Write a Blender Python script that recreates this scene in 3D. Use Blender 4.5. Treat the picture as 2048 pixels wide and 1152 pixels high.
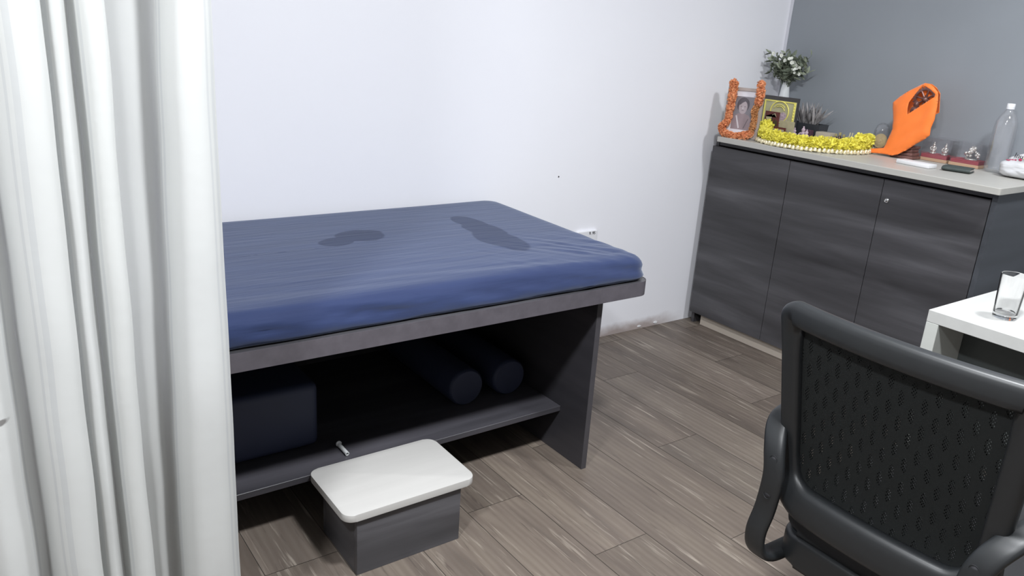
import bpy, bmesh, math, random
from mathutils import Vector, Matrix, noise
from mathutils.geometry import delaunay_2d_cdt
random.seed(7)
S = bpy.context.scene
for o in list(bpy.data.objects): bpy.data.objects.remove(o, do_unlink=True)
COL = S.collection
PI = math.pi

# ------------------------------------------------------------------ camera
cam_d = bpy.data.cameras.new('camera'); cam = bpy.data.objects.new('camera', cam_d); COL.objects.link(cam)
R_ = Vector((0.81433544, -0.57681839, 0.06433)); U_ = Vector((0.13125035, 0.29098618, 0.94768159)); F_ = Vector((0.5653593, 0.76328736, -0.31266797))
cam.matrix_world = Matrix(((R_.x, U_.x, -F_.x, -3.55187973), (R_.y, U_.y, -F_.y, -2.61846564), (R_.z, U_.z, -F_.z, 1.40129043), (0, 0, 0, 1)))
cam_d.sensor_fit = 'HORIZONTAL'; cam_d.sensor_width = 36.0
cam_d.lens = 36.0 * 1575.888 / 2048.0
cam_d.clip_start = 0.02; cam_d.clip_end = 60
S.camera = cam

# ------------------------------------------------------------------ world, lights, exposure
w = bpy.data.worlds.new('world'); S.world = w; w.use_nodes = True
w.node_tree.nodes['Background'].inputs[0].default_value = (0.8, 0.88, 1, 1)
w.node_tree.nodes['Background'].inputs[1].default_value = 0.05
S.view_settings.view_transform = 'Standard'; S.view_settings.look = 'None'
S.view_settings.gamma = 1.0; S.view_settings.use_curve_mapping = False
S.view_settings.exposure = 0.42
def ceiling_lamp(name, x, y, power, size=0.26, col=(0.94, 0.97, 1.0)):
    l = bpy.data.lights.new(name, 'AREA'); l.shape = 'DISK'; l.size = size; l.energy = power; l.color = col
    o = bpy.data.objects.new(name, l); COL.objects.link(o); o.location = (x, y, 2.67)
ceiling_lamp('ceiling_lamp_key', -2.62, -2.16, 62)
ceiling_lamp('ceiling_lamp_right', -0.95, -2.16, 30)
ceiling_lamp('ceiling_lamp_left', -4.2, -2.16, 52)

# ------------------------------------------------------------------ materials
def lin(c):
    return tuple(((v / 255.0) / 12.92 if v / 255.0 <= 0.04045 else ((v / 255.0 + 0.055) / 1.055) ** 2.4) for v in c)
class NT:
    def __init__(s, name):
        s.m = bpy.data.materials.new(name); s.m.use_nodes = True; s.t = s.m.node_tree; s.b = s.t.nodes['Principled BSDF']
    def n(s, typ, **kw):
        nd = s.t.nodes.new(typ)
        for k, v in kw.items():
            if k.startswith('_'): setattr(nd, k[1:], v)
            else: nd.inputs[k.replace('_', ' ')].default_value = v
        return nd
    def l(s, a, b): s.t.links.new(a, b)
    def coord(s, scale=(1, 1, 1), kind='Object', loc=(0, 0, 0)):
        tc = s.n('ShaderNodeTexCoord'); mp = s.n('ShaderNodeMapping'); mp.inputs['Scale'].default_value = scale; mp.inputs['Location'].default_value = loc
        s.l(tc.outputs[kind], mp.inputs['Vector']); return mp.outputs['Vector']
    def ramp(s, fac, stops):
        r = s.n('ShaderNodeValToRGB'); e = r.color_ramp.elements
        while len(e) < len(stops): e.new(0.5)
        for i, (p, c) in enumerate(stops):
            e[i].position = p; e[i].color = (c[0], c[1], c[2], 1)
        s.l(fac, r.inputs['Fac']); return r.outputs['Color']
    def mix(s, fac, a, b, mode='MIX'):
        m = s.n('ShaderNodeMix', _data_type='RGBA', _blend_type=mode)
        for sock, v in ((m.inputs[0], fac), (m.inputs[6], a), (m.inputs[7], b)):
            if hasattr(v, 'is_linked'): s.l(v, sock)
            elif isinstance(v, (tuple, list)): sock.default_value = (v[0], v[1], v[2], 1)
            else: sock.default_value = v
        return m.outputs[2]
    def math(s, op, a, b=0.0, clamp=False):
        m = s.n('ShaderNodeMath', _operation=op, _use_clamp=clamp)
        for sock, v in ((m.inputs[0], a), (m.inputs[1], b)):
            if hasattr(v, 'is_linked'): s.l(v, sock)
            else: sock.default_value = v
        return m.outputs[0]
    def bump(s, h, strength=0.2, dist=0.002):
        b = s.n('ShaderNodeBump'); b.inputs['Strength'].default_value = strength; b.inputs['Distance'].default_value = dist
        s.l(h, b.inputs['Height']); s.l(b.outputs['Normal'], s.b.inputs['Normal'])
    def noise(s, vec, scale=5, detail=4, rough=0.5, dist=0.0):
        n = s.n('ShaderNodeTexNoise'); n.inputs['Scale'].default_value = scale; n.inputs['Detail'].default_value = detail
        n.inputs['Roughness'].default_value = rough; n.inputs['Distortion'].default_value = dist; s.l(vec, n.inputs['Vector']); return n.outputs['Fac']
def flat(name, srgb, rough=0.5, metal=0.0, spec=0.5, var=0.0, vscale=20, bump=0.0, **kw):
    t = NT(name); c = lin(srgb); t.b.inputs['Roughness'].default_value = rough; t.b.inputs['Metallic'].default_value = metal
    t.b.inputs['Specular IOR Level'].default_value = spec
    n = t.noise(t.coord(), vscale, 3)
    t.l(t.ramp(n, [(0.3, tuple(v * (1 - var) for v in c)), (0.7, tuple(min(1, v * (1 + var)) for v in c))]), t.b.inputs['Base Color'])
    if bump: t.bump(n, bump, 0.002)
    for k, v in kw.items(): t.b.inputs[k.replace('_', ' ')].default_value = v
    return t.m

def wall_white_mat():
    t = NT('white_wall_paint'); p = t.coord()
    n = t.noise(p, 1.3, 5); base = t.ramp(n, [(0.3, lin((236, 236, 242))), (0.75, lin((240, 240, 245)))])
    # scuffed brown dirt along the foot of the wall right of the bed
    sep = t.n('ShaderNodeSeparateXYZ'); t.l(p, sep.inputs[0])
    z = sep.outputs[2]; x = sep.outputs[0]
    n2 = t.noise(t.coord((6, 6, 10)), 2.0, 6)
    zz = t.math('SUBTRACT', z, t.math('MULTIPLY', t.math('SUBTRACT', n2, 0.5), 0.06))
    low = t.n('ShaderNodeMapRange'); low.inputs[1].default_value = 0.062; low.inputs[2].default_value = 0.012; low.inputs[3].default_value = 0; low.inputs[4].default_value = 0.8
    t.l(zz, low.inputs[0])
    xm = t.n('ShaderNodeMapRange'); xm.inputs[1].default_value = -0.48; xm.inputs[2].default_value = -0.7; t.l(x, xm.inputs[0])
    f = t.math('MULTIPLY', low.outputs[0], xm.outputs[0], True)
    c = t.mix(f, base, lin((150, 132, 124)))
    # faint grey scuff
    wv = t.noise(t.coord((30, 1, 6)), 3, 3); sc = t.n('ShaderNodeMapRange'); sc.inputs[1].default_value = 0.74; sc.inputs[2].default_value = 0.8; sc.inputs[4].default_value = 0.12; t.l(wv, sc.inputs[0])
    c = t.mix(sc.outputs[0], c, lin((190, 186, 196)))
    t.l(c, t.b.inputs['Base Color']); t.b.inputs['Roughness'].default_value = 0.55
    t.bump(t.noise(p, 60, 3), 0.06, 0.002); return t.m
M = {}
M['wall_white'] = wall_white_mat()
M['wall_grey'] = flat('grey_wall_paint', (138, 143, 149), 0.6, var=0.03, vscale=3, bump=0.05)
M['ceiling'] = flat('ceiling_white', (235, 236, 238), 0.8, var=0.01)
M['rearwall'] = flat('beige_wall_paint', (178, 176, 174), 0.7, var=0.02)
M['trimw'] = flat('white_corner_paint', (205, 205, 212), 0.6, var=0.02)

def floor_mat():
    t = NT('grey_oak_plank_vinyl')
    at = t.n('ShaderNodeAttribute'); at.attribute_name = 'plank'; r = at.outputs['Color']
    sr = t.n('ShaderNodeSeparateColor'); t.l(r, sr.inputs[0]); rr, rg, rb = sr.outputs
    tc = t.n('ShaderNodeTexCoord'); off = t.n('ShaderNodeVectorMath', _operation='MULTIPLY'); t.l(r, off.inputs[0]); off.inputs[1].default_value = (7, 13, 5)
    add = t.n('ShaderNodeVectorMath', _operation='ADD'); t.l(tc.outputs['Object'], add.inputs[0]); t.l(off.outputs[0], add.inputs[1])
    def mp(sc):
        m = t.n('ShaderNodeMapping'); m.inputs['Scale'].default_value = sc; t.l(add.outputs[0], m.inputs[0]); return m.outputs[0]
    v1 = mp((1, 0.16, 1))
    # knots warp the grain
    vor = t.n('ShaderNodeTexVoronoi', _feature='F1'); vor.inputs['Scale'].default_value = 1.0; t.l(mp((3.2, 1.15, 1)), vor.inputs['Vector'])
    knot = t.n('ShaderNodeMapRange', _interpolation_type='SMOOTHSTEP'); knot.inputs[1].default_value = 0.22; knot.inputs[2].default_value = 0.0; t.l(vor.outputs['Distance'], knot.inputs[0])
    coarse = t.noise(v1, 7, 5, 0.55, 1.2)
    fine = t.noise(mp((1, 0.045, 1)), 85, 4, 0.7, 0.6)
    dn = t.noise(v1, 5, 3, 0.5, 0)
    vb = t.n('ShaderNodeVectorMath', _operation='ADD'); m1 = mp((1, 0.07, 1)); t.l(m1, vb.inputs[0])
    cm = t.n('ShaderNodeCombineXYZ'); t.l(t.math('ADD', t.math('MULTIPLY', knot.outputs[0], 0.06), t.math('MULTIPLY', dn, 0.05)), cm.inputs[0]); t.l(cm.outputs[0], vb.inputs[1])
    wav = t.n('ShaderNodeTexWave', _bands_direction='X'); wav.inputs['Scale'].default_value = 14; wav.inputs['Distortion'].default_value = 4; wav.inputs['Detail'].default_value = 4; wav.inputs['Detail Scale'].default_value = 1.5
    t.l(vb.outputs[0], wav.inputs['Vector'])
    base = t.ramp(coarse, [(0.25, lin((86, 78, 72))), (0.5, lin((108, 98, 90))), (0.75, lin((124, 114, 103)))])
    base = t.mix(t.math('MULTIPLY', wav.outputs['Fac'], 0.42), base, lin((96, 85, 77)))
    # dark thin pores
    pore = t.n('ShaderNodeMapRange'); pore.inputs[1].default_value = 0.42; pore.inputs[2].default_value = 0.30; pore.inputs[4].default_value = 0.75; t.l(fine, pore.inputs[0])
    base = t.mix(pore.outputs[0], base, lin((76, 67, 62)))
    # pale scratch-like grain
    f2 = t.noise(mp((1, 0.05, 1)), 60, 3, 0.75, 0.3)
    lt = t.n('ShaderNodeMapRange'); lt.inputs[1].default_value = 0.58; lt.inputs[2].default_value = 0.70; lt.inputs[4].default_value = 0.7; t.l(f2, lt.inputs[0])
    base = t.mix(lt.outputs[0], base, lin((160, 150, 138)))
    kd = t.n('ShaderNodeMapRange', _interpolation_type='SMOOTHSTEP'); kd.inputs[1].default_value = 0.13; kd.inputs[2].default_value = 0.03; kd.inputs[4].default_value = 0.7; t.l(vor.outputs['Distance'], kd.inputs[0])
    base = t.mix(kd.outputs[0], base, lin((84, 74, 68)))
    tone = t.n('ShaderNodeMapRange'); tone.inputs[3].default_value = 0.86; tone.inputs[4].default_value = 1.14; t.l(rr, tone.inputs[0])
    cmb = t.n('ShaderNodeCombineColor'); 
    for i in range(3): t.l(tone.outputs[0], cmb.inputs[i])
    base = t.mix(1.0, base, cmb.outputs[0], 'MULTIPLY')
    base = t.mix(t.math('MULTIPLY', rg, 0.35), base, t.mix(1.0, base, (0.93, 1.0, 1.04), 'MULTIPLY'))
    t.l(base, t.b.inputs['Base Color']); t.b.inputs['Roughness'].default_value = 0.48; t.b.inputs['Specular IOR Level'].default_value = 0.35
    t.bump(fine, 0.25, 0.001); return t.m
M['floor'] = floor_mat()
M['gap'] = flat('plank_gap_dark', (60, 54, 50), 0.9)

def laminate(name, axis, dark=(50, 49, 51), light=(95, 94, 98), rough=0.36, sc=1.0):
    """charcoal laminate with long soft streaks along the given axis"""
    t = NT(name); s = [17 * sc, 17 * sc, 17 * sc]; s['xyz'.index(axis)] = 1.7 * sc
    n = t.noise(t.coord(tuple(s)), 0.62, 4, 0.5, 0.4); s2 = [150, 150, 150]; s2['xyz'.index(axis)] = 5
    n2 = t.noise(t.coord(tuple(s2)), 1.0, 3)
    c = t.ramp(n, [(0.3, lin(dark)), (0.52, lin(tuple((a + b) / 2 for a, b in zip(dark, light)))), (0.72, lin(light))])
    c = t.mix(t.math('MULTIPLY', n2, 0.35), c, lin(dark))
    t.l(c, t.b.inputs['Base Color']); t.b.inputs['Roughness'].default_value = rough; t.b.inputs['Specular IOR Level'].default_value = 0.4
    t.bump(n2, 0.08, 0.0005); return t.m
M['lamY'] = laminate('charcoal_laminate_y', 'y'); M['lamX'] = laminate('charcoal_laminate_x', 'x')
M['lamBed'] = laminate('charcoal_laminate_bed', 'y', (44, 43, 47), (64, 62, 66), 0.42)
M['lamShelf'] = laminate('charcoal_laminate_shelf', 'x', (50, 49, 53), (84, 82, 88), 0.4)
M['band'] = flat('grey_edge_band', (85, 81, 87), 0.5, var=0.10, vscale=40)
M['legband'] = flat('dark_edge_band', (66, 64, 68), 0.5, var=0.06, vscale=30)
def cream(name, c, axis='x'):
    t = NT(name); s = [60, 60, 60]; s['xyz'.index(axis)] = 3
    n = t.noise(t.coord(tuple(s)), 0.6, 5)
    t.l(t.ramp(n, [(0.3, lin(tuple(v * 0.975 for v in c))), (0.7, lin(c))]), t.b.inputs['Base Color']); t.b.inputs['Roughness'].default_value = 0.42
    return t.m
M['cream'] = cream('cream_laminate', (186, 184, 181)); M['creamY'] = cream('cream_worktop', (180, 178, 172), 'y')
M['kick'] = cream('cream_kickboard', (190, 180, 168), 'y'); M['desk'] = cream('white_ash_laminate', (190, 190, 187), 'x')
M['deskedge'] = cream('white_ash_edge', (192, 194, 189), 'y')

def sheet_mat():
    t = NT('navy_bed_sheet'); p = t.coord()
    n = t.noise(t.coord((2, 14, 14)), 1.2, 5, 0.5, 0.5)
    base = t.ramp(n, [(0.3, lin((32, 44, 80))), (0.7, lin((38, 51, 88)))])
    # two damp patches
    sep = t.n('ShaderNodeSeparateXYZ'); t.l(p, sep.inputs[0])
    wn = t.math('MULTIPLY', t.math('SUBTRACT', t.noise(p, 9, 3), 0.5), 0.55)
    def ell(cx, cy, a, b, ang):
        dx = t.math('SUBTRACT', sep.outputs[0], cx); dy = t.math('SUBTRACT', sep.outputs[1], cy); ca, sa = math.cos(ang), math.sin(ang)
        u = t.math('DIVIDE', t.math('ADD', t.math('MULTIPLY', dx, ca), t.math('MULTIPLY', dy, sa)), a)
        v = t.math('DIVIDE', t.math('SUBTRACT', t.math('MULTIPLY', dy, ca), t.math('MULTIPLY', dx, sa)), b)
        r = t.math('SQRT', t.math('ADD', t.math('MULTIPLY', u, u), t.math('MULTIPLY', v, v))); r = t.math('ADD', r, wn)
        m = t.n('ShaderNodeMapRange', _interpolation_type='SMOOTHSTEP'); m.inputs[1].default_value = 1.04; m.inputs[2].default_value = 0.92; t.l(r, m.inputs[0]); return m.outputs[0]
    f = t.math('MAXIMUM', ell(-2.505, -0.375, 0.085, 0.072, 0.1), ell(-2.60, -0.415, 0.065, 0.045, 0.3))
    f = t.math('MAXIMUM', f, ell(-2.075, -0.345, 0.05, 0.095, 0.05)); f = t.math('MAXIMUM', f, ell(-2.105, -0.585, 0.07, 0.14, 0.05))
    f = t.math('MAXIMUM', f, ell(-2.085, -0.45, 0.062, 0.10, 0.1))
    base = t.mix(t.math('MULTIPLY', f, 0.5), base, lin((24, 31, 56)))
    t.l(base, t.b.inputs['Base Color']); t.b.inputs['Roughness'].default_value = 0.75; t.b.inputs['Specular IOR Level'].default_value = 0.25
    t.l(t.math('SUBTRACT', 0.36, t.math('MULTIPLY', f, 0.16)), t.b.inputs['Sheen Weight']); t.b.inputs['Sheen Roughness'].default_value = 0.5; t.b.inputs['Sheen Tint'].default_value = (0.8, 0.88, 1, 1)
    wv = t.noise(t.coord((3, 26, 26)), 2, 4); t.bump(wv, 0.36, 0.005); return t.m
M['sheet'] = sheet_mat()
M['navy'] = flat('navy_vinyl', (38, 44, 66), 0.6, var=0.1, vscale=6)

def curtain_mat():
    t = NT('white_curtain_cloth'); uv = t.n('ShaderNodeUVMap'); sep = t.n('ShaderNodeSeparateXYZ'); t.l(uv.outputs[0], sep.inputs[0])
    u = sep.outputs[0]
    st = t.math('FRACT', t.math('MULTIPLY', u, 7.5)); a = t.math('LESS_THAN', t.math('ABSOLUTE', t.math('SUBTRACT', st, 0.5)), 0.04)
    a2 = t.math('LESS_THAN', t.math('ABSOLUTE', t.math('SUBTRACT', st, 0.62)), 0.02); a = t.math('MAXIMUM', a, a2)
    wv = t.noise(t.coord((400, 400, 400)), 1, 2)
    c = t.mix(t.math('MULTIPLY', a, 0.55), lin((221, 222, 220)), lin((203, 205, 206)))
    # little brown-grey stain near the left side
    p = t.coord(); s2 = t.n('ShaderNodeSeparateXYZ'); t.l(p, s2.inputs[0])
    dx = t.math('DIVIDE', t.math('SUBTRACT', s2.outputs[0], STX), 0.016); dz = t.math('DIVIDE', t.math('SUBTRACT', s2.outputs[2], STZ), 0.0065)
    r = t.math('ADD', t.math('SQRT', t.math('ADD', t.math('MULTIPLY', dx, dx), t.math('MULTIPLY', dz, dz))), t.math('MULTIPLY', t.math('SUBTRACT', t.noise(p, 70, 2), 0.5), 0.8))
    m = t.n('ShaderNodeMapRange', _interpolation_type='SMOOTHSTEP'); m.inputs[1].default_value = 1.15; m.inputs[2].default_value = 0.6; m.inputs[4].default_value = 0.85; t.l(r, m.inputs[0])
    c = t.mix(m.outputs[0], c, lin((120, 116, 114)))
    t.l(c, t.b.inputs['Base Color']); t.b.inputs['Roughness'].default_value = 0.8; t.b.inputs['Specular IOR Level'].default_value = 0.15
    t.bump(t.noise(t.coord((8, 8, 14)), 3, 4), 0.12, 0.004)
    tr = t.n('ShaderNodeBsdfTranslucent'); t.l(c, tr.inputs[0]); mx = t.n('ShaderNodeMixShader'); mx.inputs[0].default_value = 0.42
    out = t.t.nodes['Material Output']; t.l(t.b.outputs[0], mx.inputs[1]); t.l(tr.outputs[0], mx.inputs[2]); t.l(mx.outputs[0], out.inputs[0])
    return t.m
STX, STZ = -3.536, 0.729
M['curtain'] = curtain_mat()

M['chair'] = flat('black_chair_plastic', (34, 36, 38), 0.42, var=0.06, vscale=60, spec=0.5)
M['seatfab'] = flat('black_seat_fabric', (34, 34, 36), 0.9, var=0.1, vscale=200)
def mesh_mat():
    """black knitted back mesh with staggered lens-shaped patches of tiny open holes"""
    t = NT('black_perforated_mesh'); p = t.coord(); sep = t.n('ShaderNodeSeparateXYZ'); t.l(p, sep.inputs[0]); y, z = sep.outputs[1], sep.outputs[2]
    def fr(v, k, o=0.0): return t.math('SUBTRACT', t.math('FRACT', t.math('ADD', t.math('MULTIPLY', v, k), 50 + o)), 0.5)
    def lens(oy, oz):
        a = t.math('MULTIPLY', fr(y, 1 / 0.042, oy), 0.042 / 0.0055); b = t.math('MULTIPLY', fr(z, 1 / 0.052, oz), 0.052 / 0.016)
        return t.math('LESS_THAN', t.math('ADD', t.math('MULTIPLY', a, a), t.math('MULTIPLY', b, b)), 1.0)
    L = t.math('MAXIMUM', lens(0, 0), lens(0.5, 0.5))
    def dots(o):
        a = fr(y, 1 / 0.0052, o); b = fr(z, 1 / 0.0074, o)
        return t.math('LESS_THAN', t.math('ADD', t.math('MULTIPLY', a, a), t.math('MULTIPLY', b, b)), 0.042)
    D = t.math('MAXIMUM', dots(0), dots(0.5)); h = t.math('MULTIPLY', L, D)
    c = t.mix(t.math('MULTIPLY', L, 0.1), lin((33, 35, 35)), lin((28, 29, 30)))
    t.l(c, t.b.inputs['Base Color']); t.b.inputs['Roughness'].default_value = 0.85; t.b.inputs['Specular IOR Level'].default_value = 0.2
    t.l(t.math('SUBTRACT', 1.0, h), t.b.inputs['Alpha'])
    t.bump(t.noise(t.coord((1, 1, 1)), 500, 2), 0.2, 0.0006); return t.m
M['mesh'] = mesh_mat()
M['chrome'] = flat('polished_metal', (205, 205, 205), 0.18, 1.0)
M['silverpaint'] = flat('silver_tube_metal', (214, 216, 216), 0.3, 0.15)
M['greymetal'] = flat('grey_metal', (160, 162, 165), 0.3, 1.0)
def glass(name, col=(1, 1, 1), rough=0.0, ior=1.45):
    t = NT(name); t.b.inputs['Base Color'].default_value = (*col, 1); t.b.inputs['Transmission Weight'].default_value = 1.0
    t.b.inputs['Roughness'].default_value = rough; t.b.inputs['IOR'].default_value = ior; return t.m
def film(name, haze, gloss):
    """thin clear plastic: mostly lets light through, a little milky haze, glossy reflections growing at grazing angles"""
    t = NT(name); tr = t.n('ShaderNodeBsdfTransparent'); tr.inputs[0].default_value = (0.985, 0.985, 0.99, 1); df = t.n('ShaderNodeBsdfDiffuse'); df.inputs[0].default_value = (0.85, 0.86, 0.88, 1)
    gl_ = t.n('ShaderNodeBsdfGlossy'); gl_.inputs['Roughness'].default_value = 0.06
    m1 = t.n('ShaderNodeMixShader'); m1.inputs[0].default_value = haze; t.l(tr.outputs[0], m1.inputs[1]); t.l(df.outputs[0], m1.inputs[2])
    fr_ = t.n('ShaderNodeLayerWeight'); fr_.inputs[0].default_value = 0.25; f = t.math('ADD', t.math('MULTIPLY', fr_.outputs['Fresnel'], 0.3), gloss * 0.3, True)
    m2 = t.n('ShaderNodeMixShader'); t.l(f, m2.inputs[0]); t.l(m1.outputs[0], m2.inputs[1]); t.l(gl_.outputs[0], m2.inputs[2]); t.l(m2.outputs[0], t.t.nodes['Material Output'].inputs[0]); return t.m
M['glass'] = glass('clear_glass'); M['pet'] = film('clear_bottle_plastic', 0.06, 0.05); M['acrylic'] = film('clear_acrylic', 0.025, 0.06)
M['white'] = flat('white_plastic', (230, 231, 234), 0.35); M['plate'] = flat('switch_plate_plastic', (226, 226, 230), 0.4)
M['ink'] = flat('black_ink', (40, 40, 44), 0.7)
M['marigold'] = flat('orange_marigold', (222, 148, 104), 0.8, var=0.22, vscale=90, Subsurface_Weight=0.1)
M['marigold2'] = flat('amber_marigold', (192, 138, 90), 0.8, var=0.25, vscale=90)
M['yellow'] = flat('yellow_tassel', (230, 221, 92), 0.8, var=0.12, vscale=80, Subsurface_Weight=0.35, Subsurface_Radius=(0.01, 0.01, 0.005))
M['goldbell'] = flat('pale_gold_bell', (232, 222, 186), 0.3, 0.5)
M['frame'] = flat('taupe_frame', (172, 160, 154), 0.5, var=0.04); M['mat'] = flat('white_mat_board', (226, 224, 230), 0.6)
M['ph_bg'] = flat('print_grey', (134, 130, 136), 0.35); M['ph_hair'] = flat('print_hair', (92, 86, 92), 0.35); M['ph_skin'] = flat('print_skin', (172, 160, 164), 0.35)
M['ph_cloth'] = flat('print_mauve', (150, 134, 138), 0.35, var=0.06, vscale=30); M['ph_line'] = flat('print_shade', (110, 98, 102), 0.35)
M['ph_light'] = flat('print_light', (205, 198, 202), 0.35)
M['blackwood'] = flat('black_frame_wood', (70, 68, 70), 0.45, var=0.05)
M['gold'] = flat('gold_foil', (244, 234, 128), 0.35, 0.1); M['goldbg'] = flat('pale_gold_field', (186, 182, 146), 0.45, 0.0, var=0.05)
M['maroon'] = flat('maroon_print', (98, 52, 50), 0.5); M['darkprint'] = flat('dark_brown_print', (70, 62, 48), 0.5, var=0.2, vscale=50)
M['beige'] = flat('beige_card', (176, 168, 138), 0.6, var=0.08, vscale=60); M['beigebox'] = flat('beige_box', (172, 162, 146), 0.6, var=0.05)
M['vase'] = flat('white_ceramic', (216, 219, 220), 0.25); M['leaf'] = flat('sage_green_leaf', (140, 147, 128), 0.7, var=0.25, vscale=60)
M['leafd'] = flat('dark_green_leaf', (104, 112, 96), 0.7, var=0.2, vscale=60); M['petal'] = flat('white_petal', (222, 224, 214), 0.7)
M['silverleaf'] = flat('silver_grey_frond', (146, 142, 142), 0.6, var=0.35, vscale=40); M['pot'] = flat('black_planter', (58, 60, 64), 0.4)
M['lilac'] = flat('lilac_figure', (190, 170, 180), 0.5, var=0.3, vscale=120); M['plum'] = flat('plum_figure', (78, 52, 66), 0.5)
M['amber'] = flat('brown_vial_glass', (84, 62, 44), 0.15, var=0.2, vscale=60); M['cork'] = flat('dull_gold_cap', (176, 164, 120), 0.4, 0.3)
M['brass'] = flat('dark_bronze', (122, 88, 82), 0.38, 0.35, var=0.2, vscale=60); M['disc'] = flat('tan_disc', (200, 176, 126), 0.5, var=0.1, vscale=40)
M['scarf'] = flat('orange_satin', (252, 128, 48), 0.6, var=0.03, vscale=30, bump=0.05, Sheen_Weight=0.2)
M['red'] = flat('red_velvet', (158, 52, 66), 0.85); M['tan'] = flat('tan_wood_base', (180, 148, 122), 0.5)
M['silver'] = flat('silver_figure', (226, 222, 216), 0.25, 0.75); M['wallet'] = flat('dark_green_leather', (62, 70, 68), 0.6, var=0.08, vscale=60)
M['pagewhite'] = flat('pale_paper', (190, 184, 180), 0.7)
M['bag'] = flat('white_plastic_bag', (204, 204, 206), 0.22, var=0.02, vscale=10, bump=0.5); M['pinkdot'] = flat('crimson_print', (170, 50, 84), 0.4); M['creamdot'] = flat('yellow_print', (226, 214, 160), 0.4)
M['paperbox'] = flat('white_paper_box', (222, 222, 224), 0.5)

# ------------------------------------------------------------------ mesh helpers
def obj(name, bm, mats, parent=None, smooth=False, loc=None):
    me = bpy.data.meshes.new(name)
    bmesh.ops.recalc_face_normals(bm, faces=bm.faces)
    if smooth:
        for f in bm.faces: f.smooth = True
    bm.to_mesh(me); bm.free()
    o = bpy.data.objects.new(name, me); COL.objects.link(o)
    for m in (mats if isinstance(mats, (list, tuple)) else [mats]): me.materials.append(m)
    if smooth == 'auto':
        for p in me.polygons: p.use_smooth = True
        me.set_sharp_from_angle(angle=math.radians(38))
    if parent:
        o.parent = parent; bpy.context.view_layer.update() if False else None
        o.matrix_parent_inverse = Matrix.Translation(-Vector(parent.location)) if parent.type == 'EMPTY' and not parent.parent else Matrix.Identity(4)
    return o
def thing(name, label, cat, loc, group=None):
    o = bpy.data.objects.new(name, None); COL.objects.link(o); o.location = loc; o.empty_display_size = 0.05
    o['label'] = label; o['category'] = cat
    if group: o['group'] = group
    return o
def tag(o, label, cat, group=None):
    o['label'] = label; o['category'] = cat
    if group: o['group'] = group
    return o
def NB(): return bmesh.new()
def box(bm, a, b, bev=0.0, seg=2, mi=0):
    r = bmesh.ops.create_cube(bm, size=1.0); vs = r['verts']
    for v in vs: v.co = Vector((a[i] + (v.co[i] + 0.5) * (b[i] - a[i]) for i in range(3)))
    fs = set(f for v in vs for f in v.link_faces)
    for f in fs: f.material_index = mi
    if bev:
        es = set(e for v in vs for e in v.link_edges)
        r2 = bmesh.ops.bevel(bm, geom=list(es), offset=bev, segments=seg, profile=0.5, affect='EDGES')
        for f in r2['faces']: f.material_index = mi
    return bm
def rrect(x0, x1, y0, y1, r, n=6):
    rs = r if isinstance(r, (list, tuple)) else (r,) * 4   # corners: (x1,y1),(x0,y1),(x0,y0),(x1,y0)
    pts = []
    for (cx, cy, a0), rr in zip(((x1, y1, 0), (x0, y1, 90), (x0, y0, 180), (x1, y0, 270)), rs):
        sx = -1 if cx == x1 else 1; sy = -1 if cy == y1 else 1
        for k in range(n + 1):
            a = math.radians(a0 + 90 * k / n); pts.append((cx + sx * rr + rr * math.cos(a), cy + sy * rr + rr * math.sin(a)))
    return pts
def prism(bm, pts, z0, z1, bev=0.0, axis='z', mi=0, seg=2):
    def P(p, h): return {'z': (p[0], p[1], h), 'x': (h, p[0], p[1]), 'y': (p[0], h, p[1])}[axis]
    vb = [bm.verts.new(P(p, z0)) for p in pts]; vt = [bm.verts.new(P(p, z1)) for p in pts]
    f0 = bm.faces.new(vb[::-1]); f1 = bm.faces.new(vt); fs = [f0, f1]; n = len(pts)
    for i in range(n): fs.append(bm.faces.new((vb[i], vb[(i + 1) % n], vt[(i + 1) % n], vt[i])))
    for f in fs: f.material_index = mi
    if bev:
        es = list(f0.edges) + list(f1.edges)
        r = bmesh.ops.bevel(bm, geom=es, offset=bev, segments=seg, profile=0.5, affect='EDGES')
        for f in r['faces']: f.material_index = mi
    return bm
def lathe(bm, prof, c=(0, 0, 0), n=32, mi=0, cap=True, M4=None):
    rings = []
    for r, z in prof:
        ring = []
        for k in range(n):
            a = 2 * PI * k / n; v = Vector((r * math.cos(a), r * math.sin(a), z))
            if M4: v = M4 @ v
            ring.append(bm.verts.new(v + Vector(c)))
        rings.append(ring)
    fs = []
    for i in range(len(rings) - 1):
        for k in range(n): fs.append(bm.faces.new((rings[i][k], rings[i][(k + 1) % n], rings[i + 1][(k + 1) % n], rings[i + 1][k])))
    if cap:
        fs.append(bm.faces.new(rings[0][::-1])); fs.append(bm.faces.new(rings[-1]))
    for f in fs: f.material_index = mi
    return bm
def blob(bm, c, r, sub=2, sc=(1, 1, 1), nz=0.0, nf=30, mi=0, rot=None):
    q = bmesh.ops.create_icosphere(bm, subdivisions=sub, radius=1.0)
    for v in q['verts']:
        d = v.co.normalized(); k = 1 + nz * noise.noise(d * 2.3 + Vector(c) * nf) * 2
        p = Vector((d.x * sc[0], d.y * sc[1], d.z * sc[2])) * r * k
        if rot: p = rot @ p
        v.co = p + Vector(c)
    for v in q['verts']:
        for f in v.link_faces: f.material_index = mi
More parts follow.
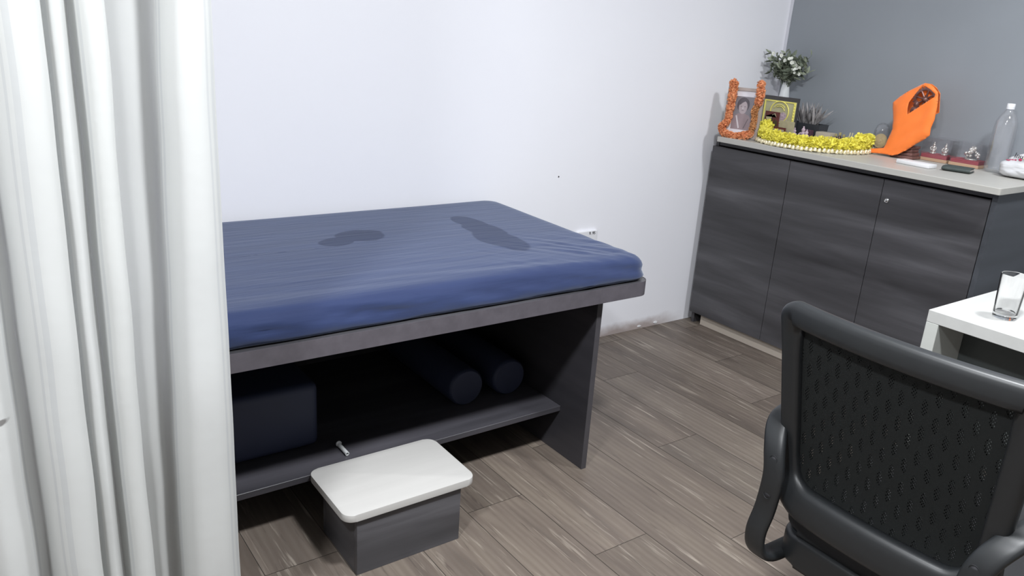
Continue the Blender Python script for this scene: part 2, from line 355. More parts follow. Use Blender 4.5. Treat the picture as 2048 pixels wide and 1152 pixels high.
def crom(pts, n=8, closed=False):
    P = [Vector(p) for p in pts]; out = []; m = len(P)
    rng = range(m) if closed else range(m - 1)
    for i in rng:
        p1, p2 = P[i], P[(i + 1) % m]; p0 = P[(i - 1) % m] if closed or i > 0 else p1 * 2 - p2; p3 = P[(i + 2) % m] if closed or i < m - 2 else p2 * 2 - p1
        for k in range(n):
            t = k / n; out.append(0.5 * ((2 * p1) + (p2 - p0) * t + (2 * p0 - 5 * p1 + 4 * p2 - p3) * t * t + (3 * p1 - p0 - 3 * p2 + p3) * t ** 3))
    if not closed: out.append(P[-1])
    return out
def sweep(bm, path, side, rw, rt, n=12, closed=False, p=2.6, mi=0):
    """sweep a rounded section along path; side(i) = width direction, rw half width, rt half thickness"""
    m = len(path); rings = []
    for i in range(m):
        if closed: tg = path[(i + 1) % m] - path[(i - 1) % m]
        else: tg = path[min(i + 1, m - 1)] - path[max(i - 1, 0)]
        tg = tg.normalized(); s = side(i) if callable(side) else Vector(side); s = (s - tg * s.dot(tg)).normalized(); b = tg.cross(s)
        W = rw(i) if callable(rw) else rw; T = rt(i) if callable(rt) else rt; ring = []
        for k in range(n):
            a = 2 * PI * k / n; c_, s_ = math.cos(a), math.sin(a)
            ring.append(bm.verts.new(path[i] + s * W * math.copysign(abs(c_) ** (2 / p), c_) + b * T * math.copysign(abs(s_) ** (2 / p), s_)))
        rings.append(ring)
    for i in range(m if closed else m - 1):
        A, B = rings[i], rings[(i + 1) % m]
        for k in range(n):
            f = bm.faces.new((A[k], A[(k + 1) % n], B[(k + 1) % n], B[k])); f.material_index = mi
    if not closed:
        bm.faces.new(rings[0][::-1]).material_index = mi; bm.faces.new(rings[-1]).material_index = mi
    return bm
def tube(bm, pts, r, n=8, mi=0):
    return sweep(bm, [Vector(p) for p in pts], Vector((0.31, 0.2, 0.93)), r, r, n, p=2.0, mi=mi)
def struct(name, bm, m, smooth=False):
    o = obj(name, bm, m, None, smooth); o['kind'] = 'structure'; return o
def kid(src, parent, loc, rot=None, scale=None):
    """copy of a mesh object placed as a child of parent (world loc)"""
    c = src.copy(); COL.objects.link(c); c.parent = parent; c.matrix_parent_inverse = Matrix.Identity(4)
    c.location = Vector(loc) - Vector(parent.location)
    if rot: c.rotation_euler = rot
    if scale: c.scale = scale
    return c

# ------------------------------------------------------------------ the room
bm = NB()
SEAMS = [-1.182 + 0.2032 * k for k in range(-20, 7)]
lay = bm.loops.layers.color.new('plank')
JOINT = {-1: -0.392, -2: -0.918, -6: -0.918, 0: -0.07, -3: -0.20, -4: -0.70, -5: -0.05, -7: -0.42}
g = 0.0009
for k in range(-20, 6):
    x0 = -1.182 + 0.2032 * k + 0.2032 * 0; x1 = x0 + 0.2032
    j = JOINT.get(k, (k * 0.37) % 1.22 - 1.22)
    y = j + 1.22 * 3
    while y > -5.0:
        ya, yb = min(y, 0.0), max(y - 1.22, -5.0)
        if ya > yb + 0.001 and x0 < 0:
            X1 = min(x1, 0.0); col = (random.random(), random.random(), random.random(), 1)
            vs = [bm.verts.new((X, Y, 0)) for X, Y in ((x0 + g, yb + g), (X1 - g, yb + g), (X1 - g, ya - g), (x0 + g, ya - g))]
            f = bm.faces.new(vs)
            for lp in f.loops: lp[lay] = col
        y -= 1.22
# joint line is where the wanted seam runs: k=-1 is the plank between x=-1.385 and -1.182
bmf = bm
q = [bmf.verts.new(p) for p in ((-5.2, -5, -0.0015), (0, -5, -0.0015), (0, 0, -0.0015), (-5.2, 0, -0.0015))]
f = bmf.faces.new(q); f.material_index = 1
q2 = [bmf.verts.new(p) for p in ((-5.2, -5, -0.05), (0, -5, -0.05), (0, 0, -0.05), (-5.2, 0, -0.05))]
f = bmf.faces.new(q2[::-1]); f.material_index = 1
me = bpy.data.meshes.new('floor'); bmf.to_mesh(me); bmf.free(); fo = bpy.data.objects.new('floor', me); COL.objects.link(fo)
me.materials.append(M['floor']); me.materials.append(M['gap']); fo['kind'] = 'structure'
struct('wall_back', box(NB(), (-5.2, 0, -0.05), (0.12, 0.12, 2.7)), M['wall_white'])
struct('wall_right', box(NB(), (0, -5.0, -0.05), (0.12, 0, 2.7)), M['wall_grey'])
struct('wall_left', box(NB(), (-5.32, -5.0, -0.05), (-5.2, 0.12, 2.7)), M['rearwall'])
struct('wall_front', box(NB(), (-5.32, -5.12, -0.05), (0.12, -5.0, 2.7)), M['rearwall'])
struct('ceiling', box(NB(), (-5.32, -5.12, 2.7), (0.12, 0.12, 2.8)), M['ceiling'])
bm = NB()   # strip of white paint carried round the corner, slightly uneven edge
ys = []
N = 40
va = [bm.verts.new((-0.0012, -0.0005, 0.0 + 2.7 * i / N)) for i in range(N + 1)]
vb = [bm.verts.new((-0.0012, -0.017 - 0.003 * noise.noise(Vector((0, 3, i * 0.9))), 0.0 + 2.7 * i / N)) for i in range(N + 1)]
for i in range(N): bm.faces.new((va[i], vb[i], vb[i + 1], va[i + 1]))
r = bmesh.ops.extrude_face_region(bm, geom=list(bm.faces))
for v in r['geom']:
    if isinstance(v, bmesh.types.BMVert): v.co.x += 0.0011
struct('trim_1', bm, M['trimw'])

# small wall things
t = thing('wall_socket', 'white surface-mounted socket box on the white wall behind the bed corner', 'socket', (-1.216, 0, 0.5))
obj('socket_box', box(NB(), (-1.277, -0.014, 0.44), (-1.158, 0, 0.551), 0.004), M['plate'], t)
def text_mesh(name, body, size, loc, rot, mat, parent, depth=0.0006):
    cu = bpy.data.curves.new(name, 'FONT'); cu.body = body; cu.size = size; cu.extrude = depth; cu.align_x = 'CENTER'; cu.align_y = 'CENTER'
    o = bpy.data.objects.new(name, cu); COL.objects.link(o)
    dg = bpy.context.evaluated_depsgraph_get(); me = bpy.data.meshes.new_from_object(o.evaluated_get(dg)); bpy.data.objects.remove(o, do_unlink=True)
    o = bpy.data.objects.new(name, me); COL.objects.link(o); me.materials.clear(); me.materials.append(mat)
    if parent:
        o.parent = parent; o.matrix_parent_inverse = Matrix.Identity(4); loc = Vector(loc) - Vector(parent.location)
    o.location = loc; o.rotation_euler = rot; return o
text_mesh('socket_marking', '9. 9S', 0.019, (-1.190, -0.0148, 0.5385), (PI / 2, 0, 0), M['ink'], t)
bm = NB(); lathe(bm, [(0.0028, 0), (0.0028, 0.003), (0.0012, 0.004)], n=10, M4=Matrix.Rotation(PI / 2, 4, 'X'), c=(-1.404, 0, 0.807))
tag(obj('wall_nail', bm, M['ink'], None, True), 'tiny dark nail head in the white wall above the bed', 'nail')
for i, (px, pz, s) in enumerate(((-0.80, 0.004, 0.011), (-0.685, 0.005, 0.014))):
    bm = NB()
    pts = [(px + s * math.cos(a) * (0.6 + 0.5 * random.random()) * 1.2, pz + 0.010 + 0.6 * s * math.sin(a) * (0.5 + 0.5 * random.random())) for a in [k * PI / 4 for k in range(8)]]
    pts = [(a, max(b, 0.001)) for a, b in pts]
    prism(bm, pts, -0.004, -0.0002, 0, 'y')
    tag(obj('plaster_chip', bm, M['white']), ('small white plaster chip at the wall foot, nearer the bed' if i == 0 else 'white plaster chip at the wall foot, nearer the cabinet'), 'plaster', )

# ------------------------------------------------------------------ treatment bed
XR, YF, ZB, BT = -1.749, -0.936, 0.66, 0.0465
XL = -3.62
bed = thing('treatment_bed', 'charcoal laminate treatment bed with an open shelf, standing along the white wall', 'bed', (-2.7, -0.47, 0))
bm = NB(); prism(bm, rrect(XL, XR, YF + 0.0012, -0.012, 0.045, 8), ZB - BT, ZB, 0.001, seg=1)
obj('bed_board', bm, M['lamX'], bed, 'auto')
bm = NB()   # grey edge band round front and sides
out = rrect(XL - 0.001, XR + 0.001, YF, -0.012, 0.046, 8); inn = rrect(XL + 0.0005, XR - 0.0005, YF + 0.0015, -0.0135, 0.044, 8)
n = len(out)
for (z0, z1) in ((ZB - BT - 0.0005, ZB + 0.0008),):
    a = [bm.verts.new((p[0], p[1], z0)) for p in out]; b = [bm.verts.new((p[0], p[1], z1)) for p in out]
    c = [bm.verts.new((p[0], p[1], z0)) for p in inn]; d = [bm.verts.new((p[0], p[1], z1)) for p in inn]
    for i in range(n):
        j = (i + 1) % n
        bm.faces.new((a[i], a[j], b[j], b[i])); bm.faces.new((b[i], b[j], d[j], d[i])); bm.faces.new((c[i], d[i], d[j], c[j])); bm.faces.new((a[i], c[i], c[j], a[j]))
o = obj('edge_band', bm, M['band'], bed, 'auto'); o['label'] = 'grey-brown edge band'
XP = -1.914
for x0 in (XP - 0.0201, XL + 0.12):
    bm = NB(); box(bm, (x0, -0.8945, 0), (x0 + 0.0201, -0.03, ZB - BT), 0.0006, 1)
    sp = obj('side_panel', bm, M['lamBed'], bed)
    bm = NB(); box(bm, (x0 - 0.0002, -0.896, 0), (x0 + 0.0203, -0.8944, ZB - BT))
    obj('panel_edge', bm, M['legband'], sp).matrix_parent_inverse = Matrix.Translation(-Vector(bed.location)); 
for o in [o for o in bpy.data.objects if o.name.startswith('panel_edge')]: o.matrix_parent_inverse = Matrix.Identity(4)
obj('bed_shelf', box(NB(), (XL + 0.14, -0.7615, 0.160), (XP - 0.0205, -0.05, 0.179), 0.001, 1), M['lamShelf'], bed)
obj('back_panel', box(NB(), (XL + 0.14, -0.05, 0.0), (XP - 0.0205, -0.032, ZB - BT)), M['lamBed'], bed)

# mattress with fitted sheet
def mattress():
    bm = NB(); x0, x1, y0, y1 = XL + 0.02, -1.750, -0.929, -0.016
    prof = [(0.022, 0.6612), (0.013, 0.6625), (0.005, 0.668), (0.0, 0.677), (0.001, 0.690), (0.004, 0.700), (0.006, 0.709), (0.010, 0.720), (0.016, 0.729), (0.024, 0.736), (0.034, 0.7405), (0.048, 0.743)]
    for k in range(1, 26): prof.append((0.048 + 0.4 * k / 25, 0.744))
    rings = []
    per = 0
    def loop(ins):
        r = max(0.055 - ins * 0.3, 0.004); X0, X1, Y0, Y1 = x0 + ins, x1 - ins, y0 + ins, y1 - ins
        pts = []
        def seg(a, b, n): return [(a[0] + (b[0] - a[0]) * k / n, a[1] + (b[1] - a[1]) * k / n) for k in range(n)]
        def arc(cx, cy, a0, rr): return [(cx + rr * math.cos(a0 + PI / 2 * k / 8), cy + rr * math.sin(a0 + PI / 2 * k / 8)) for k in range(8)]
        pts += seg((X0 + r, Y0), (X1 - r, Y0), 260) + arc(X1 - r, Y0 + r, -PI / 2, r) + seg((X1, Y0 + r), (X1, Y1 - r), 110) + arc(X1 - r, Y1 - r, 0, r)
        pts += seg((X1 - r, Y1), (X0 + r, Y1), 260) + arc(X0 + r, Y1 - r, PI / 2, r) + seg((X0, Y1 - r), (X0, Y0 + r), 110) + arc(X0 + r, Y0 + r, PI, r)
        return pts
    for ins, z in prof:
        ring = []
        for (x, y) in loop(ins):
            p = Vector((x, y, z)); front = max(0, min(1, (-0.55 - y) / 0.35)); side = max(0, min(1, (0.742 - z) / 0.03))
            # long drapes on the front face, running mostly along x and sagging
            w1 = noise.noise(Vector((x * 2.4, z * 44 + x * 5.5, 1.7))); w2 = noise.noise(Vector((x * 5, z * 85 + x * 11, 5.1)))
            low = max(0.25, min(1, (z - 0.662) / 0.02)); d = (w1 * 0.009 + w2 * 0.006 - 0.002) * side * low
            if ins < 0.05: y2 = y - d * front * 1.2 if y < -0.7 else y
            else: y2 = y
            x2 = x + (d * 0.4 if x > -1.8 else 0)
            zt = 0.0022 * noise.noise(Vector((x * 2.2, y * 2.5, 0.3)))
            zt += 0.0035 * front * noise.noise(Vector((x * 2.0 + y * 3, y * 26 + x * 3.0, 9)))
            if x > -2.3 and y < -0.5: zt += 0.004 * noise.noise(Vector(((x + y * 0.9) * 26, (y - x * 0.2) * 5, 2))) * min(1, (x + 2.3) * 3) * min(1, (-0.5 - y) * 4)
            top = 1 - side; zz = z + zt * max(top, 0.25)
            # the worn foot end sags a little
            zz -= 0.004 * max(0, (x + 2.2) / 0.45) ** 2 * top * max(0, min(1, (-y - 0.2) / 0.5))
            if z < 0.668: zz = z + 0.0015 * noise.noise(Vector((x * 12, 0, 3)))
            ring.append(bm.verts.new((x2, y2, zz)))
        rings.append(ring)
    n = len(rings[0])
    for i in range(len(rings) - 1):
        for k in range(n): bm.faces.new((rings[i][k], rings[i][(k + 1) % n], rings[i + 1][(k + 1) % n], rings[i + 1][k]))
    bm.faces.new(rings[-1]); bm.faces.new(rings[0][::-1])
    return bm
mt = obj('mattress', mattress(), M['sheet'], None, True)
tag(mt, 'bed mattress in a navy blue fitted sheet with two damp patches', 'mattress')

# things stored under the bed
for i, (cx, yf) in enumerate(((-2.222, -0.608), (-2.046, -0.608))):
    bm = NB(); R0 = 0.066
    prof = [(R0 * 0.2, 0), (R0 * 0.9, 0.0), (R0 * 0.985, 0.006), (R0, 0.014), (R0, 0.24), (R0, 0.47), (R0 * 0.985, 0.478), (R0 * 0.9, 0.484), (R0 * 0.2, 0.484)]
    lathe(bm, prof, (cx, yf, 0.1795 + R0), 40, M4=Matrix.Rotation(-PI / 2, 4, 'X'))
    tag(obj('bolster', bm, M['navy'], None, 'auto'), ('round navy bolster on the bed shelf, beside the grey side panel' if i else 'round navy bolster on the bed shelf, further left, away from the side panel'), 'bolster', 'bolsters on the bed shelf')
bm = NB(); box(bm, (-3.35, -0.62, 0.1795), (-2.748, -0.12, 0.385), 0.022, 4)
tag(obj('foam_cushion', bm, M['navy'], None, True), 'thick navy foam cushion lying on the shelf under the bed beside the curtain', 'cushion')
t = thing('metal_tube', 'short silver metal tube with a flanged end lying on the bed shelf behind the stool', 'tube', (-2.702, -0.69, 0.179))
Mt = Matrix.Rotation(PI / 2, 4, 'X')
bm = NB(); lathe(bm, [(0.0062, 0), (0.0062, 0.062), (0.0042, 0.0625), (0.004, 0.03), (0.0005, 0.03)], (-2.702, -0.655, 0.1862), 20, M4=Mt, cap=False)
obj('tube_body', bm, M['silverpaint'], t, 'auto')
bm = NB(); lathe(bm, [(0.003, 0), (0.0085, 0.0005), (0.009, 0.004), (0.006, 0.006)], (-2.702, -0.652, 0.189), 20, M4=Mt)
obj('tube_flange', bm, M['silverpaint'], t, 'auto')

# ------------------------------------------------------------------ step stool
st = thing('step_stool', 'low step stool with a cream rounded top on a charcoal box', 'stool', (-2.648, -0.885, 0))
bm = NB(); prism(bm, rrect(-2.842, -2.446, -1.020, -0.7625, 0.030, 8), 0.174, 0.195, 0.0015, seg=2)
obj('stool_top', bm, M['cream'], st, 'auto')
SX0, SX1, SY0, SY1 = -2.806, -2.4905, -1.0094, -0.785
obj('front_panel', box(NB(), (SX0, SY0, 0), (SX1, SY0 + 0.018, 0.174), 0.0006, 1), M['lamX'], st)
obj('back_panel', box(NB(), (SX0, SY1 - 0.018, 0), (SX1, SY1, 0.174), 0.0006, 1), M['lamX'], st)
for x in (SX0, SX1 - 0.018): obj('side_panel', box(NB(), (x, SY0 + 0.0182, 0), (x + 0.018, SY1 - 0.0182, 0.174)), M['lamY'], st)

# ------------------------------------------------------------------ storage cabinet
XC, HC, YC = -0.5236, 0.974, -1.388
XD = XC + 0.0414; YL = -0.0422
cab = thing('storage_cabinet', 'low charcoal three-door cabinet with a cream worktop against the grey wall', 'cabinet', (-0.25, -0.72, 0))
bm = NB(); prism(bm, rrect(XC, -0.003, YC, -0.0975 + 0.055, (0.001, 0.001, 0.008, 0.012), 4), HC - 0.025, HC, 0.0015, seg=1)
for v in bm.verts:      # the worktop's front corner by the wall is cut back
    if v.co.y > -0.06 and v.co.x < -0.4: v.co.y = min(v.co.y, -0.0975 + 0.0)
obj('worktop', bm, M['creamY'], cab, 'auto')
bm = NB(); box(bm, (XD + 0.02, YC + 0.038, 0.062), (-0.004, YL - 0.0005, 0.062 + 0.018)); box(bm, (XD + 0.026, YC + 0.038, 0.925), (-0.004, YL - 0.018, HC - 0.0255))
box(bm, (-0.014, YC + 0.038, 0.08), (-0.004, YL - 0.018, 0.925))
obj('carcass', bm, M['lamY'], cab)
obj('side_panel', box(NB(), (XD, YC + 0.018, 0.0), (-0.003, YC + 0.037, HC - 0.0255), 0.0006, 1), laminate('charcoal_side', 'x', (60, 62, 66), (80, 83, 89), 0.34), cab)
obj('side_panel', box(NB(), (XD + 0.0215, YL - 0.018, 0.0), (-0.003, YL, HC - 0.0255), 0.0006, 1), M['lamY'], cab)
DY = [YL, -0.4899, -0.936, YC + 0.039]
for i in range(3):
    bm = NB(); box(bm, (XD, DY[i + 1] + 0.0013, 0.060), (XD + 0.0185, DY[i] - (0.0013 if i else 0), 0.921), 0.001, 1)
    d = obj('door', bm, M['lamY'], cab)
    if i == 2:
        bm = NB(); lathe(bm, [(0.0095, 0), (0.0095, 0.003), (0.008, 0.0042), (0.0065, 0.0035), (0.0045, 0.005), (0.001, 0.005)], (XD, -0.964, 0.84), 28, M4=Matrix.Rotation(-PI / 2, 4, 'Y'))
        k = obj('lock', bm, M['chrome'], d, 'auto'); k.matrix_parent_inverse = Matrix.Identity(4); k['label'] = 'round chrome lock'
        bm = NB(); box(bm, (XD - 0.0056, -0.9648, 0.8365), (XD - 0.0048, -0.9632, 0.8435))
obj('kickboard', box(NB(), (XD + 0.028, YC + 0.06, 0.0), (XD + 0.040, -0.10, 0.0585)), M['kick'], cab)

# ------------------------------------------------------------------ desk
DX, DYy, DZ = -1.427, -1.655, 0.75
dk = thing('desk', 'white ash desk with a square panel frame beside the cabinet', 'desk', (-1.05, -2.3, 0))
TH = 0.034
bm = NB(); box(bm, (DX, -3.05, DZ - TH), (-0.83, DYy, DZ), 0.0012, 1); obj('desktop', bm, M['desk'], dk)
for y in (DYy - TH, -3.05): obj('side_panel', box(NB(), (DX + 0.0003, y, 0), (-0.83, y + TH, DZ - TH - 0.0004), 0.0012, 1), M['deskedge'], dk)
obj('modesty_panel', box(NB(), (-1.262, -3.016, 0.30), (-1.245, DYy - TH - 0.0005, DZ - TH - 0.0004)), laminate('charcoal_modesty', 'y', (70, 74, 74), (84, 88, 88)), dk)

# tumbler
bm = NB(); cx, cy, cz = -1.292, -1.789, DZ + 0.0005
outp = [(0.001, 0), (0.0265, 0.0), (0.0285, 0.002), (0.0292, 0.01), (0.0335, 0.119), (0.0332, 0.1208), (0.0322, 0.1205)]
inp = [(0.0278, 0.018), (0.026, 0.0135), (0.015, 0.0115), (0.001, 0.011)]
lathe(bm, outp + [(0.0319, 0.119)] + inp, (cx, cy, cz), 48)
tag(obj('glass_tumbler', bm, M['glass'], None, 'auto'), 'clear glass tumbler standing on the white desk', 'glass')

# ------------------------------------------------------------------ office chair
CY = -2.0
ch = thing('office_chair', 'black mesh-back office chair with loop armrests pushed up to the white desk', 'chair', (-1.95, CY, 0))
def bx(y, z):     # rear surface of the back: reclined, bowed rearward in the middle
    v = (y - CY) / 0.24
    return -2.197 - (z - 0.66) * 0.19 - 0.030 * (1 - v * v) - 0.018 * math.exp(-((z - 0.50) / 0.06) ** 2)
def hw(z): return 0.220 + 0.020 * max(0, min(1, (z - 0.47) / 0.40))
def outline(ins, n=10):
    z0, z1 = 0.486 + ins * 1.0, 0.940 - ins
    pts = []
    def arc(cy, cz, r, a0):
        for k in range(n + 1): a = a0 + PI / 2 * k / n; pts.append((cy + r * math.cos(a), cz + r * math.sin(a)))
    wt, wb = hw(z1) - ins, hw(z0) - ins
    rt, rb = 0.012, 0.066
    arc(wt - rt, z1 - rt, rt, 0); tops = [((wt - rt) * (1 - 2 * k / 16), z1) for k in range(1, 16)]; pts += tops
    arc(-wt + rt, z1 - rt, rt, PI / 2); pts += [(-wt + (wt - wb) * k / 10, z1 - rt + (z0 + rb - z1 + rt) * k / 10) for k in range(1, 10)]
    arc(-wb + rb, z0 + rb, rb, PI); pts += [((-wb + rb) * (1 - 2 * k / 16), z0) for k in range(1, 16)]
    arc(wb - rb, z0 + rb, rb, 1.5 * PI); pts += [(wb + (wt - wb) * k / 10, z0 + rb + (z1 - rt - z0 - rb) * k / 10) for k in range(1, 10)]
    return pts
mid = outline(0.024)
path = [Vector((bx(CY + y, z), CY + y, z)) for y, z in mid]
def inward(i):
    y, z = mid[i]; return Vector((0, -y, 0.70 - z))
def fw(i):
    z = mid[i][1]; return 0.021 + 0.020 * max(0, min(1, (0.60 - z) / 0.1)) + 0.004 * max(0, min(1, (z - 0.85) / 0.04))
def side_f(i):
    a, b = mid[i - 1], mid[(i + 1) % len(mid)]; tg = Vector((0, b[0] - a[0], b[1] - a[1])); return Vector((0, -tg.z, tg.y))
bm = NB(); sweep(bm, path, side_f, fw, lambda i: 0.0155 + 0.006 * max(0, min(1, (0.56 - mid[i][1]) / 0.06)), 18, True, 3.4)
obj('back_frame', bm, M['chair'], ch, True)
bm = NB(); NYg, NZg = 48, 48
zb0, zb1 = 0.50, 0.905
def zrow(j): return zb0 + (zb1 - zb0) * j / NZg
G = []
for j in range(NZg + 1):
    z = zrow(j); W = hw(z) - 0.028
    G.append([bm.verts.new((bx(CY - W + 2 * W * i / NYg, z) + 0.004 + 0.010 * math.sin(PI * i / NYg), CY - W + 2 * W * i / NYg, z)) for i in range(NYg + 1)])
for j in range(NZg):
    for i in range(NYg): bm.faces.new((G[j][i], G[j][i + 1], G[j + 1][i + 1], G[j + 1][i]))
obj('back_mesh', bm, M['mesh'], ch, True)
bm = NB(); G = []
for j in range(NZg + 1):
    z = zrow(j); W = hw(z) - 0.028
    G.append([bm.verts.new((bx(CY - W + 2 * W * i / NYg, z) + 0.012 + 0.012 * math.sin(PI * i / NYg), CY - W + 2 * W * i / NYg, z)) for i in range(NYg + 1)])
for j in range(NZg):
    for i in range(NYg): bm.faces.new((G[j][i], G[j][i + 1], G[j + 1][i + 1], G[j + 1][i]))
obj('front_mesh', bm, M['mesh'], ch, True)
for sgn in (1, -1):
    yc = CY + sgn * 0.236
    pth = crom([(x_, CY + sgn * o_, z_) for x_, o_, z_ in ((-1.88, 0.236, 0.664), (-1.98, 0.239, 0.672), (-2.09, 0.241, 0.675), (-2.165, 0.240, 0.673), (-2.212, 0.231, 0.660), (-2.240, 0.210, 0.618), (-2.245, 0.198, 0.560), (-2.240, 0.206, 0.480),
                 (-2.242, 0.216, 0.416), (-2.232, 0.216, 0.370), (-2.20, 0.209, 0.346), (-2.12, 0.205, 0.343), (-2.0, 0.19, 0.360), (-1.95, 0.176, 0.385))], 6)
    fr = crom([(-1.88, yc, 0.664), (-1.80, yc, 0.655), (-1.775, yc, 0.60), (-1.80, yc, 0.50), (-1.86, yc - sgn * 0.01, 0.42), (-1.95, yc - sgn * 0.05, 0.385)], 6)
    full = fr[::-1] + pth[1:]
    bm = NB(); sweep(bm, full, lambda i: Vector((0, 1, 0)), 0.0235, 0.0095, 14, False, 3.2)
    arm = obj('armrest', bm, M['chair'], ch, True)
    for (sx, so, sz) in ((-2.2535, 0.200, 0.600), (-2.2525, 0.200, 0.517)):
        bm = NB(); Rm = Matrix.Rotation(-PI / 2, 4, 'Y')
        lathe(bm, [(0.0088, 0.0), (0.0088, -0.0022), (0.0070, -0.0026), (0.0064, -0.0006), (0.0008, -0.0004)], (sx, CY + sgn * so, sz), 18, M4=Rm, cap=False)
        s = obj('screw_recess', bm, M['ink'], arm, True); s.matrix_parent_inverse = Matrix.Identity(4)
bm = NB(); prism(bm, rrect(-2.165, -1.66, CY - 0.218, CY + 0.218, 0.05, 8), 0.405, 0.475, 0.025, seg=4); obj('seat', bm, M['seatfab'], ch, True)
bm = NB(); prism(bm, rrect(-2.175, -1.70, CY - 0.216, CY + 0.216, 0.06, 8), 0.335, 0.4045, 0.012, seg=3); obj('seat_pan', bm, M['chair'], ch, True)
bm = NB(); lathe(bm, [(0.03, 0.10), (0.03, 0.22), (0.018, 0.222), (0.018, 0.36)], (-1.92, CY, 0), 24); obj('gas_lift', bm, M['chair'], ch, 'auto')
for k in range(5):
    a = 2 * PI * k / 5 + 0.3; e = Vector((-1.92 + 0.27 * math.cos(a), CY + 0.27 * math.sin(a), 0.075))
    bm = NB(); sweep(bm, [Vector((-1.92, CY, 0.125)), Vector((-1.92, CY, 0.12)).lerp(e, 0.5), e], Vector((-math.sin(a), math.cos(a), 0)), 0.02, 0.014, 12, False, 3); lg = obj('base_leg', bm, M['chair'], ch, True)
    bm = NB(); lathe(bm, [(0.008, -0.022), (0.024, -0.022), (0.027, -0.018), (0.027, 0.018), (0.024, 0.022), (0.008, 0.022)], (e.x, e.y, 0.028), 22, M4=Matrix.Rotation(a, 4, 'Z') @ Matrix.Rotation(PI / 2, 4, 'X'))
    box(bm, (e.x - 0.008, e.y - 0.008, 0.04), (e.x + 0.008, e.y + 0.008, 0.075))
    c = obj('caster', bm, M['chair'], lg, 'auto'); c.matrix_parent_inverse = Matrix.Identity(4)

# ------------------------------------------------------------------ curtain
cpts = [(-3.146, -1.120), (-3.146, -1.150), (-3.156, -1.182), (-3.182, -1.202), (-3.212, -1.200), (-3.225, -1.170), (-3.228, -1.125), (-3.232, -1.100), (-3.246, -1.104), (-3.266, -1.124), (-3.290, -1.132), (-3.316, -1.124), (-3.332, -1.132),
        (-3.328, -1.158), (-3.319, -1.184), (-3.324, -1.202), (-3.338, -1.208), (-3.353, -1.198), (-3.361, -1.160), (-3.366, -1.145), (-3.372, -1.170), (-3.384, -1.204), (-3.400, -1.196), (-3.414, -1.168), (-3.420, -1.176), (-3.411, -1.200), (-3.410, -1.216), (-3.424, -1.230), (-3.450, -1.230), (-3.474, -1.208),
        (-3.484, -1.165), (-3.490, -1.135), (-3.502, -1.150), (-3.514, -1.180), (-3.530, -1.204), (-3.556, -1.212), (-3.580, -1.190), (-3.592, -1.150), (-3.606, -1.150), (-3.630, -1.18), (-3.655, -1.195), (-3.69, -1.17), (-3.71, -1.12), (-3.75, -1.10), (-3.80, -1.13)]
cp = crom([(p[0], p[1], 0) for p in cpts], 7)
bm = NB(); uvl = bm.loops.layers.uv.new('UVMap')
Ls = [0.0]
for i in range(1, len(cp)): Ls.append(Ls[-1] + (cp[i] - cp[i - 1]).length)
NZc = 90; rows = []
for j in range(NZc + 1):
    z = 0.035 + (2.60 - 0.035) * j / NZc; row = []
    for i, p in enumerate(cp):
        e = min(1, Ls[i] / 0.08); s_ = Ls[i]
        lean = 0.0
        if -3.30 < p.x < -3.20: lean = 0.030 * (z - 1.4) * (1 - abs(p.x + 3.238) / 0.062) if abs(p.x + 3.238) < 0.062 else 0.0
        dx = 0.0055 * noise.noise(Vector((s_ * 2.2, z * 0.9, 1.0))) * e + 0.0025 * noise.noise(Vector((s_ * 9, z * 6, 4.0))) * e
        dy = 0.009 * noise.noise(Vector((s_ * 1.9, z * 0.8, 7.0))) * e + 0.004 * noise.noise(Vector((s_ * 8, z * 5, 2.0))) * e
        row.append(bm.verts.new((p.x + dx + lean, p.y + dy, z)))
    rows.append(row)
for j in range(NZc):
    for i in range(len(cp) - 1):
        f = bm.faces.new((rows[j][i], rows[j][i + 1], rows[j + 1][i + 1], rows[j + 1][i]))
        for lp, (a, b) in zip(f.loops, ((i, j), (i + 1, j), (i + 1, j + 1), (i, j + 1))): lp[uvl].uv = (Ls[a], b / NZc)
cu = obj('curtain', bm, M['curtain'], None, True)
tag(cu, 'white floor-length curtain bunched in folds in front of the bed', 'curtain')

# ------------------------------------------------------------------ things on the cabinet
Z0 = HC + 0.0006
# framed portrait, standing at a slight angle
A = Vector((-0.497, -0.090)); B = Vector((-0.443, -0.258)); dirw = (B - A).normalized(); Wf = (B - A).length; Hf = 0.230
nrm = Vector((-dirw.y * -1, dirw.x * -1)); nrm = Vector((dirw.y, -dirw.x)) # faces the room
if nrm.x > 0: nrm = -nrm
lean = math.radians(5)
pf = thing('photo_frame', 'pale taupe photo frame with a portrait of a woman, draped with orange marigolds', 'picture frame', ((A.x + B.x) / 2, (A.y + B.y) / 2, Z0))
def FM(u, v, d):   # u along width, v up the frame, d out of the face
    up = Vector((-nrm.x * math.sin(lean), -nrm.y * math.sin(lean), math.cos(lean))); n3 = Vector((nrm.x * math.cos(lean), nrm.y * math.cos(lean), math.sin(lean)))
    return Vector((A.x, A.y, Z0 + 0.003)) + Vector((dirw.x, dirw.y, 0)) * u + up * v + n3 * d
def fbox(bm, u0, u1, v0, v1, d0, d1, mi=0):
    vs = [bm.verts.new(FM(u, v, d)) for d in (d0, d1) for v in (v0, v1) for u in (u0, u1)]
    for q in ((0, 1, 3, 2), (4, 6, 7, 5), (0, 2, 6, 4), (1, 5, 7, 3), (2, 3, 7, 6), (0, 4, 5, 1)): bm.faces.new([vs[i] for i in q]).material_index = mi
